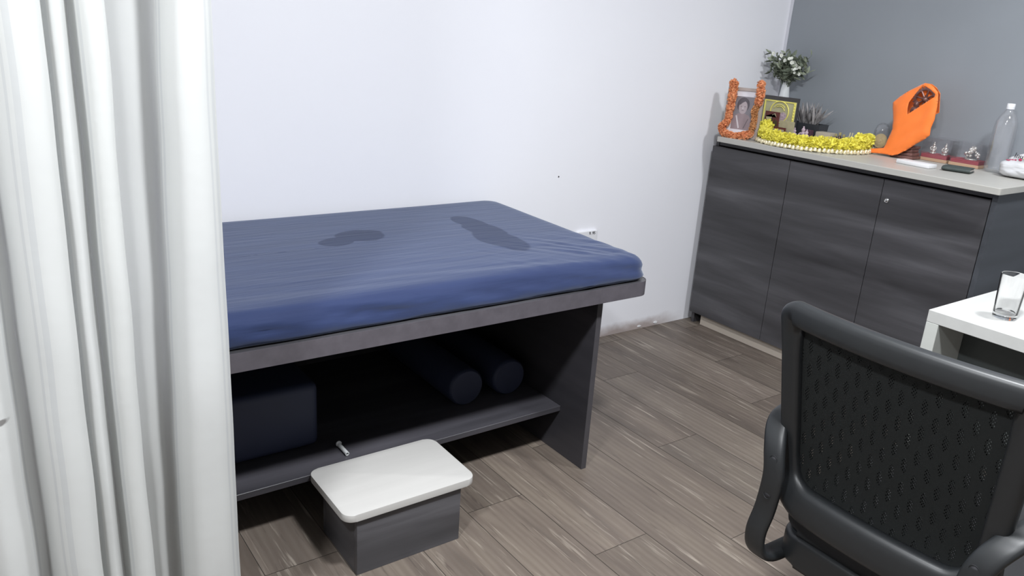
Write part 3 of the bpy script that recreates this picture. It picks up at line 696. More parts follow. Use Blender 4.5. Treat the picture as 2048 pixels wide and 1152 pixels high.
def fpoly(bm, pts, d0, d1, mi=0):
    a = [bm.verts.new(FM(u, v, d0)) for u, v in pts]; b = [bm.verts.new(FM(u, v, d1)) for u, v in pts]; n = len(pts)
    bm.faces.new(a[::-1]).material_index = mi; bm.faces.new(b).material_index = mi
    for i in range(n): bm.faces.new((a[i], a[(i + 1) % n], b[(i + 1) % n], b[i])).material_index = mi
bm = NB(); fw_ = 0.014
for q in ((0, Wf, 0, fw_), (0, Wf, Hf - fw_, Hf), (0, fw_, fw_, Hf - fw_), (Wf - fw_, Wf, fw_, Hf - fw_)): fbox(bm, *q, -0.012, 0.0)
obj('frame', bm, M['frame'], pf)
bm = NB(); fbox(bm, fw_, Wf - fw_, fw_, Hf - fw_, -0.010, -0.006); obj('mount', bm, M['mat'], pf)
def ellp(cx, cy, a, b, n=20, t0=0, t1=2 * PI): return [(cx + a * math.cos(t0 + (t1 - t0) * k / n), cy + b * math.sin(t0 + (t1 - t0) * k / n)) for k in range(n)]
bm = NB(); u0, u1, v0, v1 = 0.040, 0.134, 0.038, 0.190; uc = 0.084
fbox(bm, u0, u1, v0, v1, -0.006, -0.0055, 0)
fpoly(bm, ellp(uc, 0.152, 0.030, 0.034), -0.0055, -0.0052, 1)
fpoly(bm, ellp(uc + 0.001, 0.140, 0.021, 0.030), -0.0052, -0.0049, 2)
fpoly(bm, [(u0, v0), (u1, v0), (u1, 0.085), (0.118, 0.104), (0.098, 0.113), (0.070, 0.113), (0.052, 0.102), (u0, 0.082)], -0.0055, -0.0050, 3)
fpoly(bm, ellp(uc - 0.008, 0.144, 0.004, 0.0015, 8), -0.0049, -0.0047, 4); fpoly(bm, ellp(uc + 0.010, 0.144, 0.004, 0.0015, 8), -0.0049, -0.0047, 4)
fpoly(bm, [(uc, 0.146), (uc + 0.003, 0.133), (uc - 0.002, 0.133)], -0.0049, -0.0047, 5); fpoly(bm, ellp(uc + 0.001, 0.126, 0.007, 0.0013, 8), -0.0049, -0.0047, 4)
fpoly(bm, [(uc - 0.021, 0.150), (uc - 0.018, 0.168), (uc - 0.004, 0.176), (uc + 0.014, 0.172), (uc - 0.004, 0.162), (uc - 0.014, 0.152)], -0.0049, -0.0046, 1)
fpoly(bm, [(0.055, 0.10), (0.062, 0.102), (0.082, 0.045), (0.076, 0.042)], -0.0050, -0.0048, 5); fpoly(bm, [(0.116, 0.09), (0.120, 0.09), (0.104, 0.045), (0.100, 0.045)], -0.0050, -0.0048, 4)
obj('portrait_print', bm, [M['ph_bg'], M['ph_hair'], M['ph_skin'], M['ph_cloth'], M['ph_line'], M['ph_light']], pf)
bm = NB(); q = [FM(0.07, 0.13, -0.012), FM(0.10, 0.13, -0.012), FM(0.10, 0.13, -0.015), FM(0.07, 0.13, -0.015)]
q2 = [Vector((v.x - nrm.x * 0.055, v.y - nrm.y * 0.055, Z0)) for v in q]; vs = [bm.verts.new(v) for v in q + q2]
for a in ((0, 1, 2, 3), (4, 5, 6, 7), (0, 1, 5, 4), (1, 2, 6, 5), (2, 3, 7, 6), (3, 0, 4, 7)): bm.faces.new([vs[i] for i in a])
obj('easel_back', bm, M['frame'], pf)

def flower_mesh(name, mat, petals=26, r=0.0125, sharp=False):
    """ruffled pompom flower: layered little petals round a core"""
    bm = NB(); blob(bm, (0, 0, 0), r * 0.84, 2, nz=0.15)
    rnd = random.Random(len(name))
    for k in range(petals):
        zz = 1 - 2 * (k + 0.5) / petals; a = k * 2.39996; rr = math.sqrt(1 - zz * zz); d = Vector((rr * math.cos(a), rr * math.sin(a), zz))
        t = d.cross(Vector((0.3, 0.5, 0.8))).normalized(); b = d.cross(t); ang = rnd.random() * 6; t2 = t * math.cos(ang) + b * math.sin(ang); b2 = d.cross(t2)
        L = r * (1.0 + 0.25 * rnd.random()); w_ = r * (0.38 if not sharp else 0.22)
        p = [d * r * 0.5 - t2 * w_ * 0.5, d * r * 0.5 + t2 * w_ * 0.5, d * L + t2 * w_ + b2 * w_ * 0.5, d * (L * 1.05) + b2 * w_ * 0.2, d * L - t2 * w_ + b2 * w_ * 0.3]
        vs = [bm.verts.new(v) for v in p]; bm.faces.new((vs[0], vs[1], vs[2])); bm.faces.new((vs[0], vs[2], vs[3])); bm.faces.new((vs[0], vs[3], vs[4]))
    return bm
gl = thing('marigold_garland', 'orange marigold garland hanging over both sides of the photo frame', 'garland', (pf.location.x, pf.location.y, Z0))
gpath = crom([FM(0.028, 0.246, 0.016), FM(0.030, 0.225, 0.018), FM(0.032, 0.19, 0.018), FM(0.032, 0.15, 0.018), FM(0.032, 0.11, 0.018), FM(0.030, 0.07, 0.018), FM(0.010, 0.045, 0.020), FM(0.014, 0.022, 0.022), FM(0.045, 0.010, 0.024), FM(0.085, 0.007, 0.024),
              FM(0.120, 0.014, 0.022), FM(0.150, 0.026, 0.020), FM(0.156, 0.06, 0.018), FM(0.156, 0.10, 0.016), FM(0.150, 0.128, 0.016), FM(0.160, 0.165, 0.014), FM(0.162, 0.20, 0.014), FM(0.158, 0.25, 0.014)], 4)
bm = NB(); tube(bm, gpath, 0.0035, 6); obj('garland_string', bm, M['marigold2'], gl, True)
f0 = None; f1 = None
for i, p in enumerate(gpath):
    amber = (i > 44 and i < 60); sc = 0.78 if amber else (0.85 if 30 < i < 38 else 1.0)
    if i % 4 == 3 and not amber: continue
    src = f1 if amber else f0
    if src is None:
        o = obj('marigold', flower_mesh('marigold', None, 34, 0.0125), M['marigold2'] if amber else M['marigold'], gl, True); o.matrix_parent_inverse = Matrix.Identity(4); o.location = p - gl.location
        if amber: f1 = o
        else: f0 = o
    else: o = kid(src, gl, p)
    o.rotation_euler = (random.random() * 6, random.random() * 6, 0); s = 1.28 * sc * random.uniform(0.92, 1.12) * (1.12 if i < 10 or i > 60 else 1); o.scale = (s, s, s)

# yellow garland ring edged with little gold bells
yg = thing('yellow_garland', 'yellow tassel garland edged with small gold bells, laid in a wide curve on the worktop', 'garland', (-0.262, -0.44, Z0))
bm = NB(); ring = [Vector((-0.262 + 0.222 * math.cos(a), -0.44 + 0.228 * math.sin(a), Z0 + 0.028)) for a in [1.85 + 3.3 * k / 60 for k in range(61)]]
sweep(bm, ring, Vector((0, 0, 1)), 0.012, 0.012, 8, False, 2); obj('garland_core', bm, M['yellow'], yg, True)
y0 = obj('yellow_tuft', flower_mesh('yellow_tuft_x', None, 90, 0.026, True), M['yellow'], yg, True); y0.matrix_parent_inverse = Matrix.Identity(4)
first = True
NT_ = 52
for k in range(NT_):
    a = 1.85 + 3.30 * (k % 40) / 39; rr = 0.222 + random.uniform(-0.006, 0.006); up = 0.0
    if k >= 40: a = (1.80, 1.88, 1.96, 2.04, 1.84, 1.92, 4.72, 4.80, 4.88, 4.96, 5.04, 5.12)[k - 40]; up = 0.024 if k < 46 else 0.020
    p = Vector((-0.262 + rr * math.cos(a), -0.44 + (rr + 0.006) * math.sin(a), Z0 + 0.034 + up + random.uniform(-0.003, 0.005)))
    o = y0 if first else kid(y0, yg, p); first = False
    o.location = p - yg.location; o.rotation_euler = (random.random() * 6, random.random() * 6, random.random() * 6); s = random.uniform(0.85, 1.12); o.scale = (s, s, s)
bm = NB(); lathe(bm, [(0.0005, 0.0195), (0.0045, 0.0185), (0.0080, 0.013), (0.0088, 0.005), (0.0098, 0.0), (0.008, 0.0005), (0.0005, 0.003)], n=14)
b0 = obj('gold_bell', bm, M['goldbell'], yg, True); b0.matrix_parent_inverse = Matrix.Identity(4)
NBell = 58; first = True
for k in range(NBell):
    a = PI * 0.40 + PI * 1.30 * k / (NBell - 1); p = Vector((-0.262 + 0.2505 * math.cos(a), -0.44 + 0.256 * math.sin(a), Z0 + 0.0005 + (0.002 if k % 2 else 0)))
    o = b0 if first else kid(b0, yg, p); first = False; o.location = p - yg.location; o.rotation_euler = (random.uniform(-.2, .2), random.uniform(-.2, .2), a)

# gold-foil icon in a black frame
XG = -0.245
ic = thing('framed_icon', 'gold foil picture with a round halo in a black frame, behind the yellow garland', 'picture', (XG, -0.225, Z0))
def gbox(bm, y0, y1, z0, z1, x0, x1, mi=0): box(bm, (x0, min(y0, y1), z0), (x1, max(y0, y1), z1), mi=mi)
bm = NB(); gbox(bm, -0.119, -0.3085, Z0, 1.172, XG, XG + 0.018); obj('black_frame', bm, M['blackwood'], ic)
bm = NB(); gy0, gy1, gz1 = -0.1275, -0.3065, 1.1535
gbox(bm, gy0, gy1, Z0 + 0.02, gz1, XG - 0.003, XG); obj('gold_field', bm, M['goldbg'], ic)
bm = NB()
for q in ((gy0, gy1, gz1 - 0.006, gz1), (gy0, gy0 - 0.007, Z0 + 0.02, gz1 - 0.006), (gy1, gy1 + 0.011, Z0 + 0.02, gz1 - 0.006)): gbox(bm, *q, XG - 0.006, XG - 0.003)
for k in range(9): blob(bm, (XG - 0.007, gy1 + 0.0055, gz1 - 0.012 - k * 0.0135), 0.0042, 1, (0.6, 1, 1))
obj('gold_border', bm, M['gold'], ic)
bm = NB(); hc = (gy0 + gy1) / 2 - 0.003
hr = [Vector((XG - 0.006, hc + 0.052 * math.cos(a), 1.101 + 0.050 * math.sin(a))) for a in [2 * PI * k / 40 for k in range(40)]]
sweep(bm, hr, Vector((1, 0, 0)), 0.002, 0.003, 6, True, 2)
for rr, a0, a1 in ((0.038, 0.5, 2.4), (0.030, 0.9, 2.8)):
    sweep(bm, [Vector((XG - 0.006, hc + rr * math.cos(a), 1.098 + rr * math.sin(a))) for a in [a0 + (a1 - a0) * k / 14 for k in range(15)]], Vector((1, 0, 0)), 0.0015, 0.0018, 6)
obj('gold_halo', bm, M['gold'], ic, True)
bm = NB()
prism(bm, ellp(hc - 0.022, 1.068, 0.024, 0.034), XG - 0.0045, XG - 0.003, 0, 'x', 0)
obj('icon_figure', bm, [M['lilac'], M['darkprint']], ic)
# small cards in front of it
t = thing('small_picture', 'small maroon and brown picture leaning on the gold framed picture, at its left', 'picture', (-0.275, -0.225, Z0))
bm = NB(); gbox(bm, -0.183, -0.262, Z0 + 0.0, 1.104, -0.305, -0.298); obj('picture_board', bm, M['maroon'], t)
bm = NB(); prism(bm, [(-0.186, 1.00), (-0.258, 1.00), (-0.258, 1.06), (-0.243, 1.07), (-0.236, 1.05), (-0.222, 1.088), (-0.206, 1.082), (-0.190, 1.066)], -0.3062, -0.305, 0, 'x', 0)
prism(bm, [(-0.205, 1.03), (-0.214, 1.03), (-0.226, 1.090), (-0.240, 1.098), (-0.250, 1.080), (-0.236, 1.094), (-0.222, 1.084), (-0.190, 1.078), (-0.190, 1.082)], -0.3072, -0.3062, 0, 'x', 1)
obj('picture_print', bm, [M['darkprint'], M['beige']], t)
bm = NB(); gbox(bm, -0.268, -0.348, Z0, 1.069, -0.300, -0.294)
tag(obj('picture_card', bm, M['beige']), 'small plain beige card standing in front of the gold framed picture', 'card')
t = thing('miniature_frame', 'tiny maroon frame with a beige picture, in front of the beige card', 'picture frame', (-0.33, -0.292, Z0))
bm = NB(); gbox(bm, -0.256, -0.328, Z0, 1.040, -0.332, -0.326); obj('frame', bm, M['maroon'], t)
bm = NB(); gbox(bm, -0.263, -0.321, Z0 + 0.01, 1.031, -0.334, -0.3325); obj('picture_print', bm, M['beigebox'], t)

# vase and bouquet
bm = NB(); VX, VY = -0.085, -0.112
lathe(bm, [(0.001, 0), (0.030, 0), (0.034, 0.01), (0.035, 0.08), (0.030, 0.15), (0.021, 0.22), (0.0165, 0.258), (0.0175, 0.264), (0.0145, 0.264), (0.013, 0.25), (0.016, 0.22), (0.001, 0.2)], (VX, VY, Z0), 32)
tag(obj('flower_vase', bm, M['vase'], None, True), 'slim white ceramic vase in the corner behind the framed pictures', 'vase')
bq = thing('flower_bouquet', 'bunch of grey-green leaves and small white flowers standing in the white vase', 'flowers', (VX, VY, Z0 + 0.22))
bc = Vector((-0.112, -0.138, 1.325))
def leafgeo(bm, base, d, L, W, mi=0, bend=0.3):
    d = d.normalized(); s = d.cross(Vector((random.uniform(-1, 1), random.uniform(-1, 1), random.uniform(-1, 1)))).normalized(); n_ = d.cross(s)
    pr = []
    for k, (t_, w_) in enumerate(((0, 0.15), (0.3, 0.85), (0.6, 1.0), (0.85, 0.55), (1.0, 0.05))):
        c = base + d * L * t_ + n_ * L * bend * t_ * t_; pr.append((bm.verts.new(c - s * W * w_ / 2), bm.verts.new(c + n_ * (-0.12 * W * w_)), bm.verts.new(c + s * W * w_ / 2)))
    for a, b in zip(pr, pr[1:]):
        bm.faces.new((a[0], a[1], b[1], b[0])).material_index = mi; bm.faces.new((a[1], a[2], b[2], b[1])).material_index = mi
bms = NB(); bml = NB(); root = Vector((VX, VY, Z0 + 0.215)); heads = []
rnd = random.Random(3)
def offs():
    return Vector((rnd.uniform(-0.05, 0.04), rnd.uniform(-0.115, 0.105), rnd.uniform(-0.05, 0.052)))
for k in range(58):
    o_ = offs(); e = bc + o_
    if e.x > -0.02: e.x = -0.02
    if e.y > -0.025: e.y = -0.03
    mm = root.lerp(e, 0.5) + Vector((0, 0, 0.02)); pts = crom([root, mm, e], 4); tube(bms, pts, 0.0011, 5)
    heads.append(e)
    for j in range(7):
        b_ = pts[min(len(pts) - 1, rnd.randint(3, 8))]; leafgeo(bml, b_, Vector((rnd.uniform(-1, 0.4), rnd.uniform(-1, 1), rnd.uniform(-0.4, 1))), rnd.uniform(0.024, 0.042), rnd.uniform(0.010, 0.018), rnd.randint(0, 1))
for y_, z_ in ((-0.165, 1.385), (-0.21, 1.36), (-0.135, 1.378)): leafgeo(bml, Vector((-0.13, y_ + 0.008, z_ - 0.035)), Vector((0, -0.25, 1)), 0.042, 0.018, 1)
for v in bml.verts:
    v.co.x = min(v.co.x, -0.006); v.co.y = min(v.co.y, -0.008)
obj('flower_stems', bms, M['leafd'], bq, True); lf = obj('foliage', bml, [M['leaf'], M['leafd']], bq, True)
def daisy():
    bm = NB(); blob(bm, (0, 0, 0.002), 0.0035, 1)
    for k in range(9):
        a = 2 * PI * k / 9; d = Vector((math.cos(a), math.sin(a), 0.5)).normalized(); s = Vector((-math.sin(a), math.cos(a), 0)); L = 0.0105
        vs = [bm.verts.new(v) for v in (d * 0.001 - s * 0.001, d * 0.001 + s * 0.001, d * L * 0.7 + s * 0.0038, d * L, d * L * 0.7 - s * 0.0038)]
        bm.faces.new(vs)
    return bm
fl0 = obj('flower_head', daisy(), M['petal'], bq, True); fl0.matrix_parent_inverse = Matrix.Identity(4); first = True
fpos = [(-0.175, 1.345), (-0.192, 1.333), (-0.205, 1.331), (-0.222, 1.322), (-0.213, 1.308), (-0.228, 1.299), (-0.215, 1.285), (-0.232, 1.281), (-0.165, 1.338), (-0.152, 1.337), (-0.185, 1.357), (-0.20, 1.350), (-0.24, 1.312), (-0.110, 1.366), (-0.095, 1.366), (-0.125, 1.36), (-0.195, 1.30)]
for k, (y_, z_) in enumerate(fpos):
    p = Vector((-0.165 + 0.02 * math.sin(k * 2.1), y_ + 0.008, z_))
    o = fl0 if first else kid(fl0, bq, p); first = False; o.location = p - bq.location; o.rotation_euler = (rnd.uniform(-0.4, 0.4), -PI / 2 + rnd.uniform(-0.5, 0.7), 0)
    s = rnd.uniform(0.7, 1.25); o.scale = (s, s, s)

# spiky grey plant in a black planter
pl = thing('potted_plant', 'spiky silver-grey artificial plant in a black rectangular planter', 'plant', (-0.135, -0.305, Z0))
bm = NB(); px0, px1, py0, py1 = -0.175, -0.10, -0.400, -0.236
vs = []
for (i_, z_) in ((0.006, Z0), (0, 1.060)):
    vs.append([bm.verts.new((a, b, z_)) for a, b in ((px0 + i_, py0 + i_), (px1 - i_, py0 + i_), (px1 - i_, py1 - i_), (px0 + i_, py1 - i_))])
inn_ = [bm.verts.new((a, b, 1.060)) for a, b in ((px0 + 0.004, py0 + 0.004), (px1 - 0.004, py0 + 0.004), (px1 - 0.004, py1 - 0.004), (px0 + 0.004, py1 - 0.004))]
low_ = [bm.verts.new((v.co.x, v.co.y, 1.045)) for v in inn_]
bm.faces.new(vs[0][::-1])
for i in range(4):
    j = (i + 1) % 4; bm.faces.new((vs[0][i], vs[0][j], vs[1][j], vs[1][i])); bm.faces.new((vs[1][i], vs[1][j], inn_[j], inn_[i])); bm.faces.new((inn_[i], inn_[j], low_[j], low_[i]))
bm.faces.new(low_); obj('planter', bm, M['pot'], pl)
bm = NB()
for k in range(78):
    b_ = Vector((-0.137 + rnd.uniform(-0.015, 0.015), -0.31 + rnd.uniform(-0.045, 0.045), 1.046)); a = rnd.uniform(0, 2 * PI); tilt = rnd.uniform(0.1, 0.95)
    d = Vector((math.cos(a) * tilt * 0.55, math.sin(a) * tilt * 0.62 + (b_.y + 0.31) * 6, 1)); leafgeo(bm, b_, d, rnd.uniform(0.075, 0.128), 0.0115, 0, rnd.uniform(-0.3, 0.3))
for v in bm.verts: v.co.x = min(v.co.x, -0.006)
obj('fronds', bm, M['silverleaf'], pl, True)

# three little lilac figurines
def figurine(bm, c, h, mi=0, seed=0, arms=True):
    x, y, z = c
    lathe(bm, [(0.001, 0), (h * 0.26, 0), (h * 0.27, h * 0.08), (h * 0.2, h * 0.12), (h * 0.001, h * 0.12)], c, 14, mi)
    blob(bm, (x, y, z + h * 0.28), h * 0.22, 2, (0.85, 1.25, 0.85), 0.12, 40, mi)           # folded legs
    blob(bm, (x, y, z + h * 0.5), h * 0.17, 2, (0.8, 0.95, 1.25), 0.08, 40, mi)              # torso
    blob(bm, (x, y, z + h * 0.76), h * 0.13, 2, (0.95, 0.95, 1.05), 0.06, 40, mi)             # head
    blob(bm, (x, y, z + h * 0.92), h * 0.08, 1, (0.8, 0.8, 1.2), 0, 40, mi)                   # crown
    if arms:
        for s in (-1, 1):
            tube(bm, crom([(x, y + s * h * 0.14, z + h * 0.6), (x - h * 0.06, y + s * h * 0.26, z + h * 0.46), (x - h * 0.14, y + s * h * 0.18, z + h * 0.36)], 3), h * 0.05, 6, mi)
for (y_, x_, h_, lb) in ((-0.322, -0.25, 0.066, 'small lilac seated figurine beside the beige card, leftmost of three'), (-0.352, -0.225, 0.076, 'lilac seated figurine, tallest of the three before the black planter'), (-0.385, -0.245, 0.066, 'small lilac seated figurine nearest the beige box, rightmost of three')):
    bm = NB(); figurine(bm, (x_, y_, Z0), h_)
    tag(obj('seated_figurine', bm, M['lilac'], None, True), lb, 'figurine', 'lilac figurines behind the yellow garland')
bm = NB(); box(bm, (-0.215, -0.385, Z0), (-0.19, -0.335, 1.035), 0.002); tag(obj('plum_box', bm, M['plum']), 'small dark plum box standing behind the lilac figurines', 'box')
# beige box, vials, incense sticks
bm = NB(); box(bm, (-0.225, -0.495, Z0), (-0.17, -0.418, 1.036), 0.003)
tag(obj('small_box', bm, M['beigebox'], None, 'auto'), 'small beige box behind the yellow garland, right of the figurines', 'box')
for i, (y_, h_) in enumerate(((-0.513, 0.062), (-0.532, 0.070), (-0.552, 0.064))):
    t = thing('scent_vial', ('brown glass vial next to the beige box, leftmost of three', 'middle and tallest of three brown glass vials inside the yellow garland', 'rightmost brown glass vial, next to the pale sticks')[i], 'bottle', (-0.205, y_, Z0), 'brown vials behind the yellow garland')
    bm = NB(); lathe(bm, [(0.001, 0), (0.0075, 0), (0.008, 0.003), (0.008, h_ * 0.72), (0.005, h_ * 0.8), (0.005, h_ * 0.84)], (-0.205, y_, Z0), 18); obj('vial_body', bm, M['amber'], t, True)
    bm = NB(); lathe(bm, [(0.006, h_ * 0.84), (0.006, h_), (0.004, h_ * 1.02)], (-0.205, y_, Z0), 18); obj('vial_cap', bm, M['cork'], t, 'auto')
for i, y_ in enumerate((-0.572, -0.584)):
    bm = NB(); tube(bm, [(-0.205, y_, Z0 + 0.002), (-0.200, y_ - 0.006, 1.052)], 0.0028, 8)
    tag(obj('pale_stick', bm, M['beige'], None, True), ('thin pale stick standing right beside the brown vials', 'outer of two thin pale sticks, towards the yellow garland end')[i], 'stick')

# clear dome with a tan disc
bm = NB(); lathe(bm, [(0.001, 0), (0.036, 0), (0.038, 0.005), (0.038, 0.014), (0.030, 0.016), (0.001, 0.016)], (-0.075, -0.655, Z0), 32)
t = thing('display_dome', 'clear domed display case with a tan disc inside, between garland and orange scarf', 'display case', (-0.075, -0.655, Z0))
obj('dome_base', bm, M['brass'], t, 'auto')
bm = NB(); dome = [(0.035, 0.0165), (0.035, 0.07), (0.033, 0.095), (0.026, 0.115), (0.014, 0.127), (0.001, 0.130)]
lathe(bm, dome + [(0.001, 0.1285), (0.0135, 0.1255), (0.025, 0.114), (0.0315, 0.095), (0.0335, 0.07), (0.0335, 0.0165)], (-0.075, -0.655, Z0), 32, cap=False)
obj('dome_cover', bm, M['acrylic'], t, True)
bm = NB(); lathe(bm, [(0.001, -0.003), (0.031, -0.003), (0.0325, 0), (0.031, 0.003), (0.022, 0.0032), (0.020, 0.0045), (0.008, 0.0045), (0.006, 0.007), (0.001, 0.007)], (-0.075, -0.655, Z0 + 0.048), 32, M4=Matrix.Rotation(-PI / 2 + 0.1, 4, 'Y'))
obj('tan_disc', bm, M['disc'], t, 'auto')

# bronze statuette with toothed halo
IX, IY = -0.140, -0.818
idl = thing('bronze_statuette', 'dark bronze statuette with a toothed wheel halo, wrapped in an orange scarf', 'statue', (IX, IY, Z0))
bm = NB(); 
for (h0, h1, w0) in ((0, 0.014, 0.050), (0.0145, 0.028, 0.045), (0.0285, 0.044, 0.040), (0.0445, 0.056, 0.044)): box(bm, (IX - w0 * 0.75, IY - w0, Z0 + h0), (IX + w0 * 0.75, IY + w0, Z0 + h1), 0.003)
obj('pedestal', bm, M['brass'], idl, 'auto')
bm = NB(); sk = Z0 + 0.052
blob(bm, (IX, IY, sk + 0.03), 0.034, 3, (0.8, 1.15, 0.8), 0.08); blob(bm, (IX, IY, sk + 0.08), 0.028, 3, (0.75, 0.95, 1.3), 0.06); blob(bm, (IX, IY, sk + 0.125), 0.012, 2, (1, 1, 1.3)); blob(bm, (IX - 0.003, IY, sk + 0.148), 0.020, 3, (0.9, 0.9, 1.1), 0.06); blob(bm, (IX, IY, sk + 0.176), 0.011, 2, (1, 1, 1.5))
for s in (-1, 1):
    tube(bm, crom([(IX, IY + s * 0.024, sk + 0.108), (IX - 0.005, IY + s * 0.045, sk + 0.085), (IX - 0.025, IY + s * 0.030, sk + 0.065)], 4), 0.008, 8)
    tube(bm, crom([(IX, IY + s * 0.024, sk + 0.112), (IX + 0.004, IY + s * 0.050, sk + 0.12), (IX, IY + s * 0.055, sk + 0.155)], 4), 0.007, 8)
obj('statue_body', bm, M['brass'], idl, True)
bm = NB(); HC0 = Vector((IX + 0.016, IY - 0.024, Z0 + 0.252)); HR = 0.042
sweep(bm, [HC0 + Vector((0, HR * math.cos(a), HR * math.sin(a))) for a in [2 * PI * k / 40 for k in range(40)]], Vector((1, 0, 0)), 0.004, 0.006, 8, True, 3)
for k in range(22):
    a = 2 * PI * k / 22; d = Vector((0, math.cos(a), math.sin(a))); s = Vector((0, -math.sin(a), math.cos(a))); c = HC0 + d * (HR + 0.003)
    v = [bm.verts.new(c + s * w_ * 0.005 + Vector((x_, 0, 0))) for x_ in (-0.003, 0.003) for w_ in (-1, 1)] + [bm.verts.new(c + d * 0.011 + Vector((x_, 0, 0))) for x_ in (-0.002, 0.002)]
    bm.faces.new((v[0], v[1], v[4])); bm.faces.new((v[2], v[3], v[5])); bm.faces.new((v[0], v[4], v[5], v[2])); bm.faces.new((v[1], v[3], v[5], v[4])); bm.faces.new((v[0], v[1], v[3], v[2]))
for k in range(8):
    a = 2 * PI * k / 8 + 0.2; d = Vector((0, math.cos(a), math.sin(a))); tube(bm, [HC0, HC0 + d * HR], 0.004, 6)
blob(bm, tuple(HC0), 0.013, 2)
bm2 = bm; sweep(bm2, crom([HC0 - Vector((0, 0.0, HR)), HC0 - Vector((0, -0.01, HR + 0.04)), Vector((IX + 0.016, IY, sk + 0.05))], 4), Vector((0, 1, 0)), 0.006, 0.004, 8, False, 3)
obj('toothed_halo', bm, M['brass'], idl, 'auto')

# orange scarf draped over the statuette (own thickness, wraps round front and behind)
XS = -0.20
KPX = [(1848, 166), (1858, 168), (1866, 174), (1873, 184), (1874, 200), (1871, 220), (1867, 240), (1860, 256), (1857, 271), (1846, 279), (1830, 288), (1812, 300), (1795, 309), (1783, 311), (1768, 308), (1750, 306), (1740, 305), (1733, 302), (1738, 297), (1752, 297), (1765, 296), (1770, 286), (1775, 275), (1783, 258), (1784, 240), (1782, 215), (1783, 205), (1797, 193), (1815, 182), (1838, 170)]
HPX = [(1843, 171), (1852, 173), (1862, 180), (1869, 188), (1868, 194), (1850, 206), (1830, 219), (1815, 229), (1816, 216), (1818, 205), (1830, 188)]
Cc = Vector(cam.matrix_world.translation)
def to_yz(px, py, X):       # plan sketch of the scarf laid out in its own upright plane
    D = R_ * ((px - 1024) / 1575.888) - U_ * ((py - 576) / 1575.888) + F_
    t_ = (X - Cc.x) / D.x; P = Cc + D * t_; return (P.y, P.z)
outer = [to_yz(*p, XS) for p in KPX]; hole = [to_yz(*p, XS) for p in HPX]
outer = [(min(a, -0.676), max(b, Z0 + 0.004)) for a, b in outer]
def resample(poly, step=0.006):
    o_ = []
    for i in range(len(poly)):
        a, b = poly[i], poly[(i + 1) % len(poly)]; L = math.hypot(b[0] - a[0], b[1] - a[1]); n_ = max(1, int(L / step))
        for k in range(n_): o_.append((a[0] + (b[0] - a[0]) * k / n_, a[1] + (b[1] - a[1]) * k / n_))
    return o_
def inside(p, poly):
    c = False; j = len(poly) - 1
    for i in range(len(poly)):
        if (poly[i][1] > p[1]) != (poly[j][1] > p[1]) and p[0] < (poly[j][0] - poly[i][0]) * (p[1] - poly[i][1]) / (poly[j][1] - poly[i][1]) + poly[i][0]: c = not c
        j = i
    return c
def dist_poly(p, poly): return min(math.hypot(p[0] - q[0], p[1] - q[1]) for q in poly)
def sheet(bm, outer, hole, fx, step=0.006, mi=0):
    O = resample(outer, step); Hh = resample(hole, step) if hole else []
    pts = [Vector(p) for p in O + Hh]; ed = [(i, (i + 1) % len(O)) for i in range(len(O))] + [(len(O) + i, len(O) + (i + 1) % len(Hh)) for i in range(len(Hh))]
    y0_, y1_ = min(p[0] for p in O), max(p[0] for p in O); z0_, z1_ = min(p[1] for p in O), max(p[1] for p in O)
    y = y0_
    row = 0
    while y < y1_:
        z = z0_ + (step / 2 if row % 2 else 0)
        while z < z1_:
            p = (y, z)
            if inside(p, O) and not (Hh and inside(p, Hh)) and dist_poly(p, O + Hh) > step * 0.6: pts.append(Vector(p))
            z += step
        y += step; row += 1
    vc, ec, fc, *_ = delaunay_2d_cdt(pts, ed, [], 0, 1e-6)
    vs = [bm.verts.new((fx(v.x, v.y, O, Hh), v.x, v.y)) for v in vc]
    for f in fc:
        c = (sum(vc[i].x for i in f) / 3, sum(vc[i].y for i in f) / 3)
        if inside(c, O) and not (Hh and inside(c, Hh)):
            try: bm.faces.new([vs[i] for i in f]).material_index = mi
            except ValueError: pass
def fx_front(y, z, O, Hh):
    d = dist_poly((y, z), O); e = max(0, 1 - d / 0.03); low = max(0, min(1, (1.02 - z) / 0.04))
    x = XS + 0.010 * e * e * (1 - low) + 0.004 * noise.noise(Vector((y * 30 + z * 20, z * 14, 0))) + 0.006 * math.sin((y * 0.9 + z * 0.6) * 55) * 0.4
    return x
bm = NB(); sheet(bm, outer, hole, fx_front)
back = [to_yz(*p, XS + 0.05) for p in ((1846, 166), (1858, 168), (1867, 175), (1874, 186), (1872, 225), (1840, 240), (1800, 240), (1790, 210), (1815, 184))]
sheet(bm, [(a, b - 0.001) for a, b in back], None, lambda y, z, O, Hh: XS + 0.096 - 0.020 * max(0, 1 - dist_poly((y, z), O) / 0.03) ** 2, 0.008)
for v in list(bm.verts):
    if not v.link_faces: bm.verts.remove(v)
sc_o = obj('orange_scarf', bm, M['scarf'], None, True)
md = sc_o.modifiers.new('thickness', 'SOLIDIFY'); md.thickness = 0.0016; md.offset = 0
tag(sc_o, 'bright orange scarf draped over the bronze statuette, its end trailing on the worktop', 'scarf')

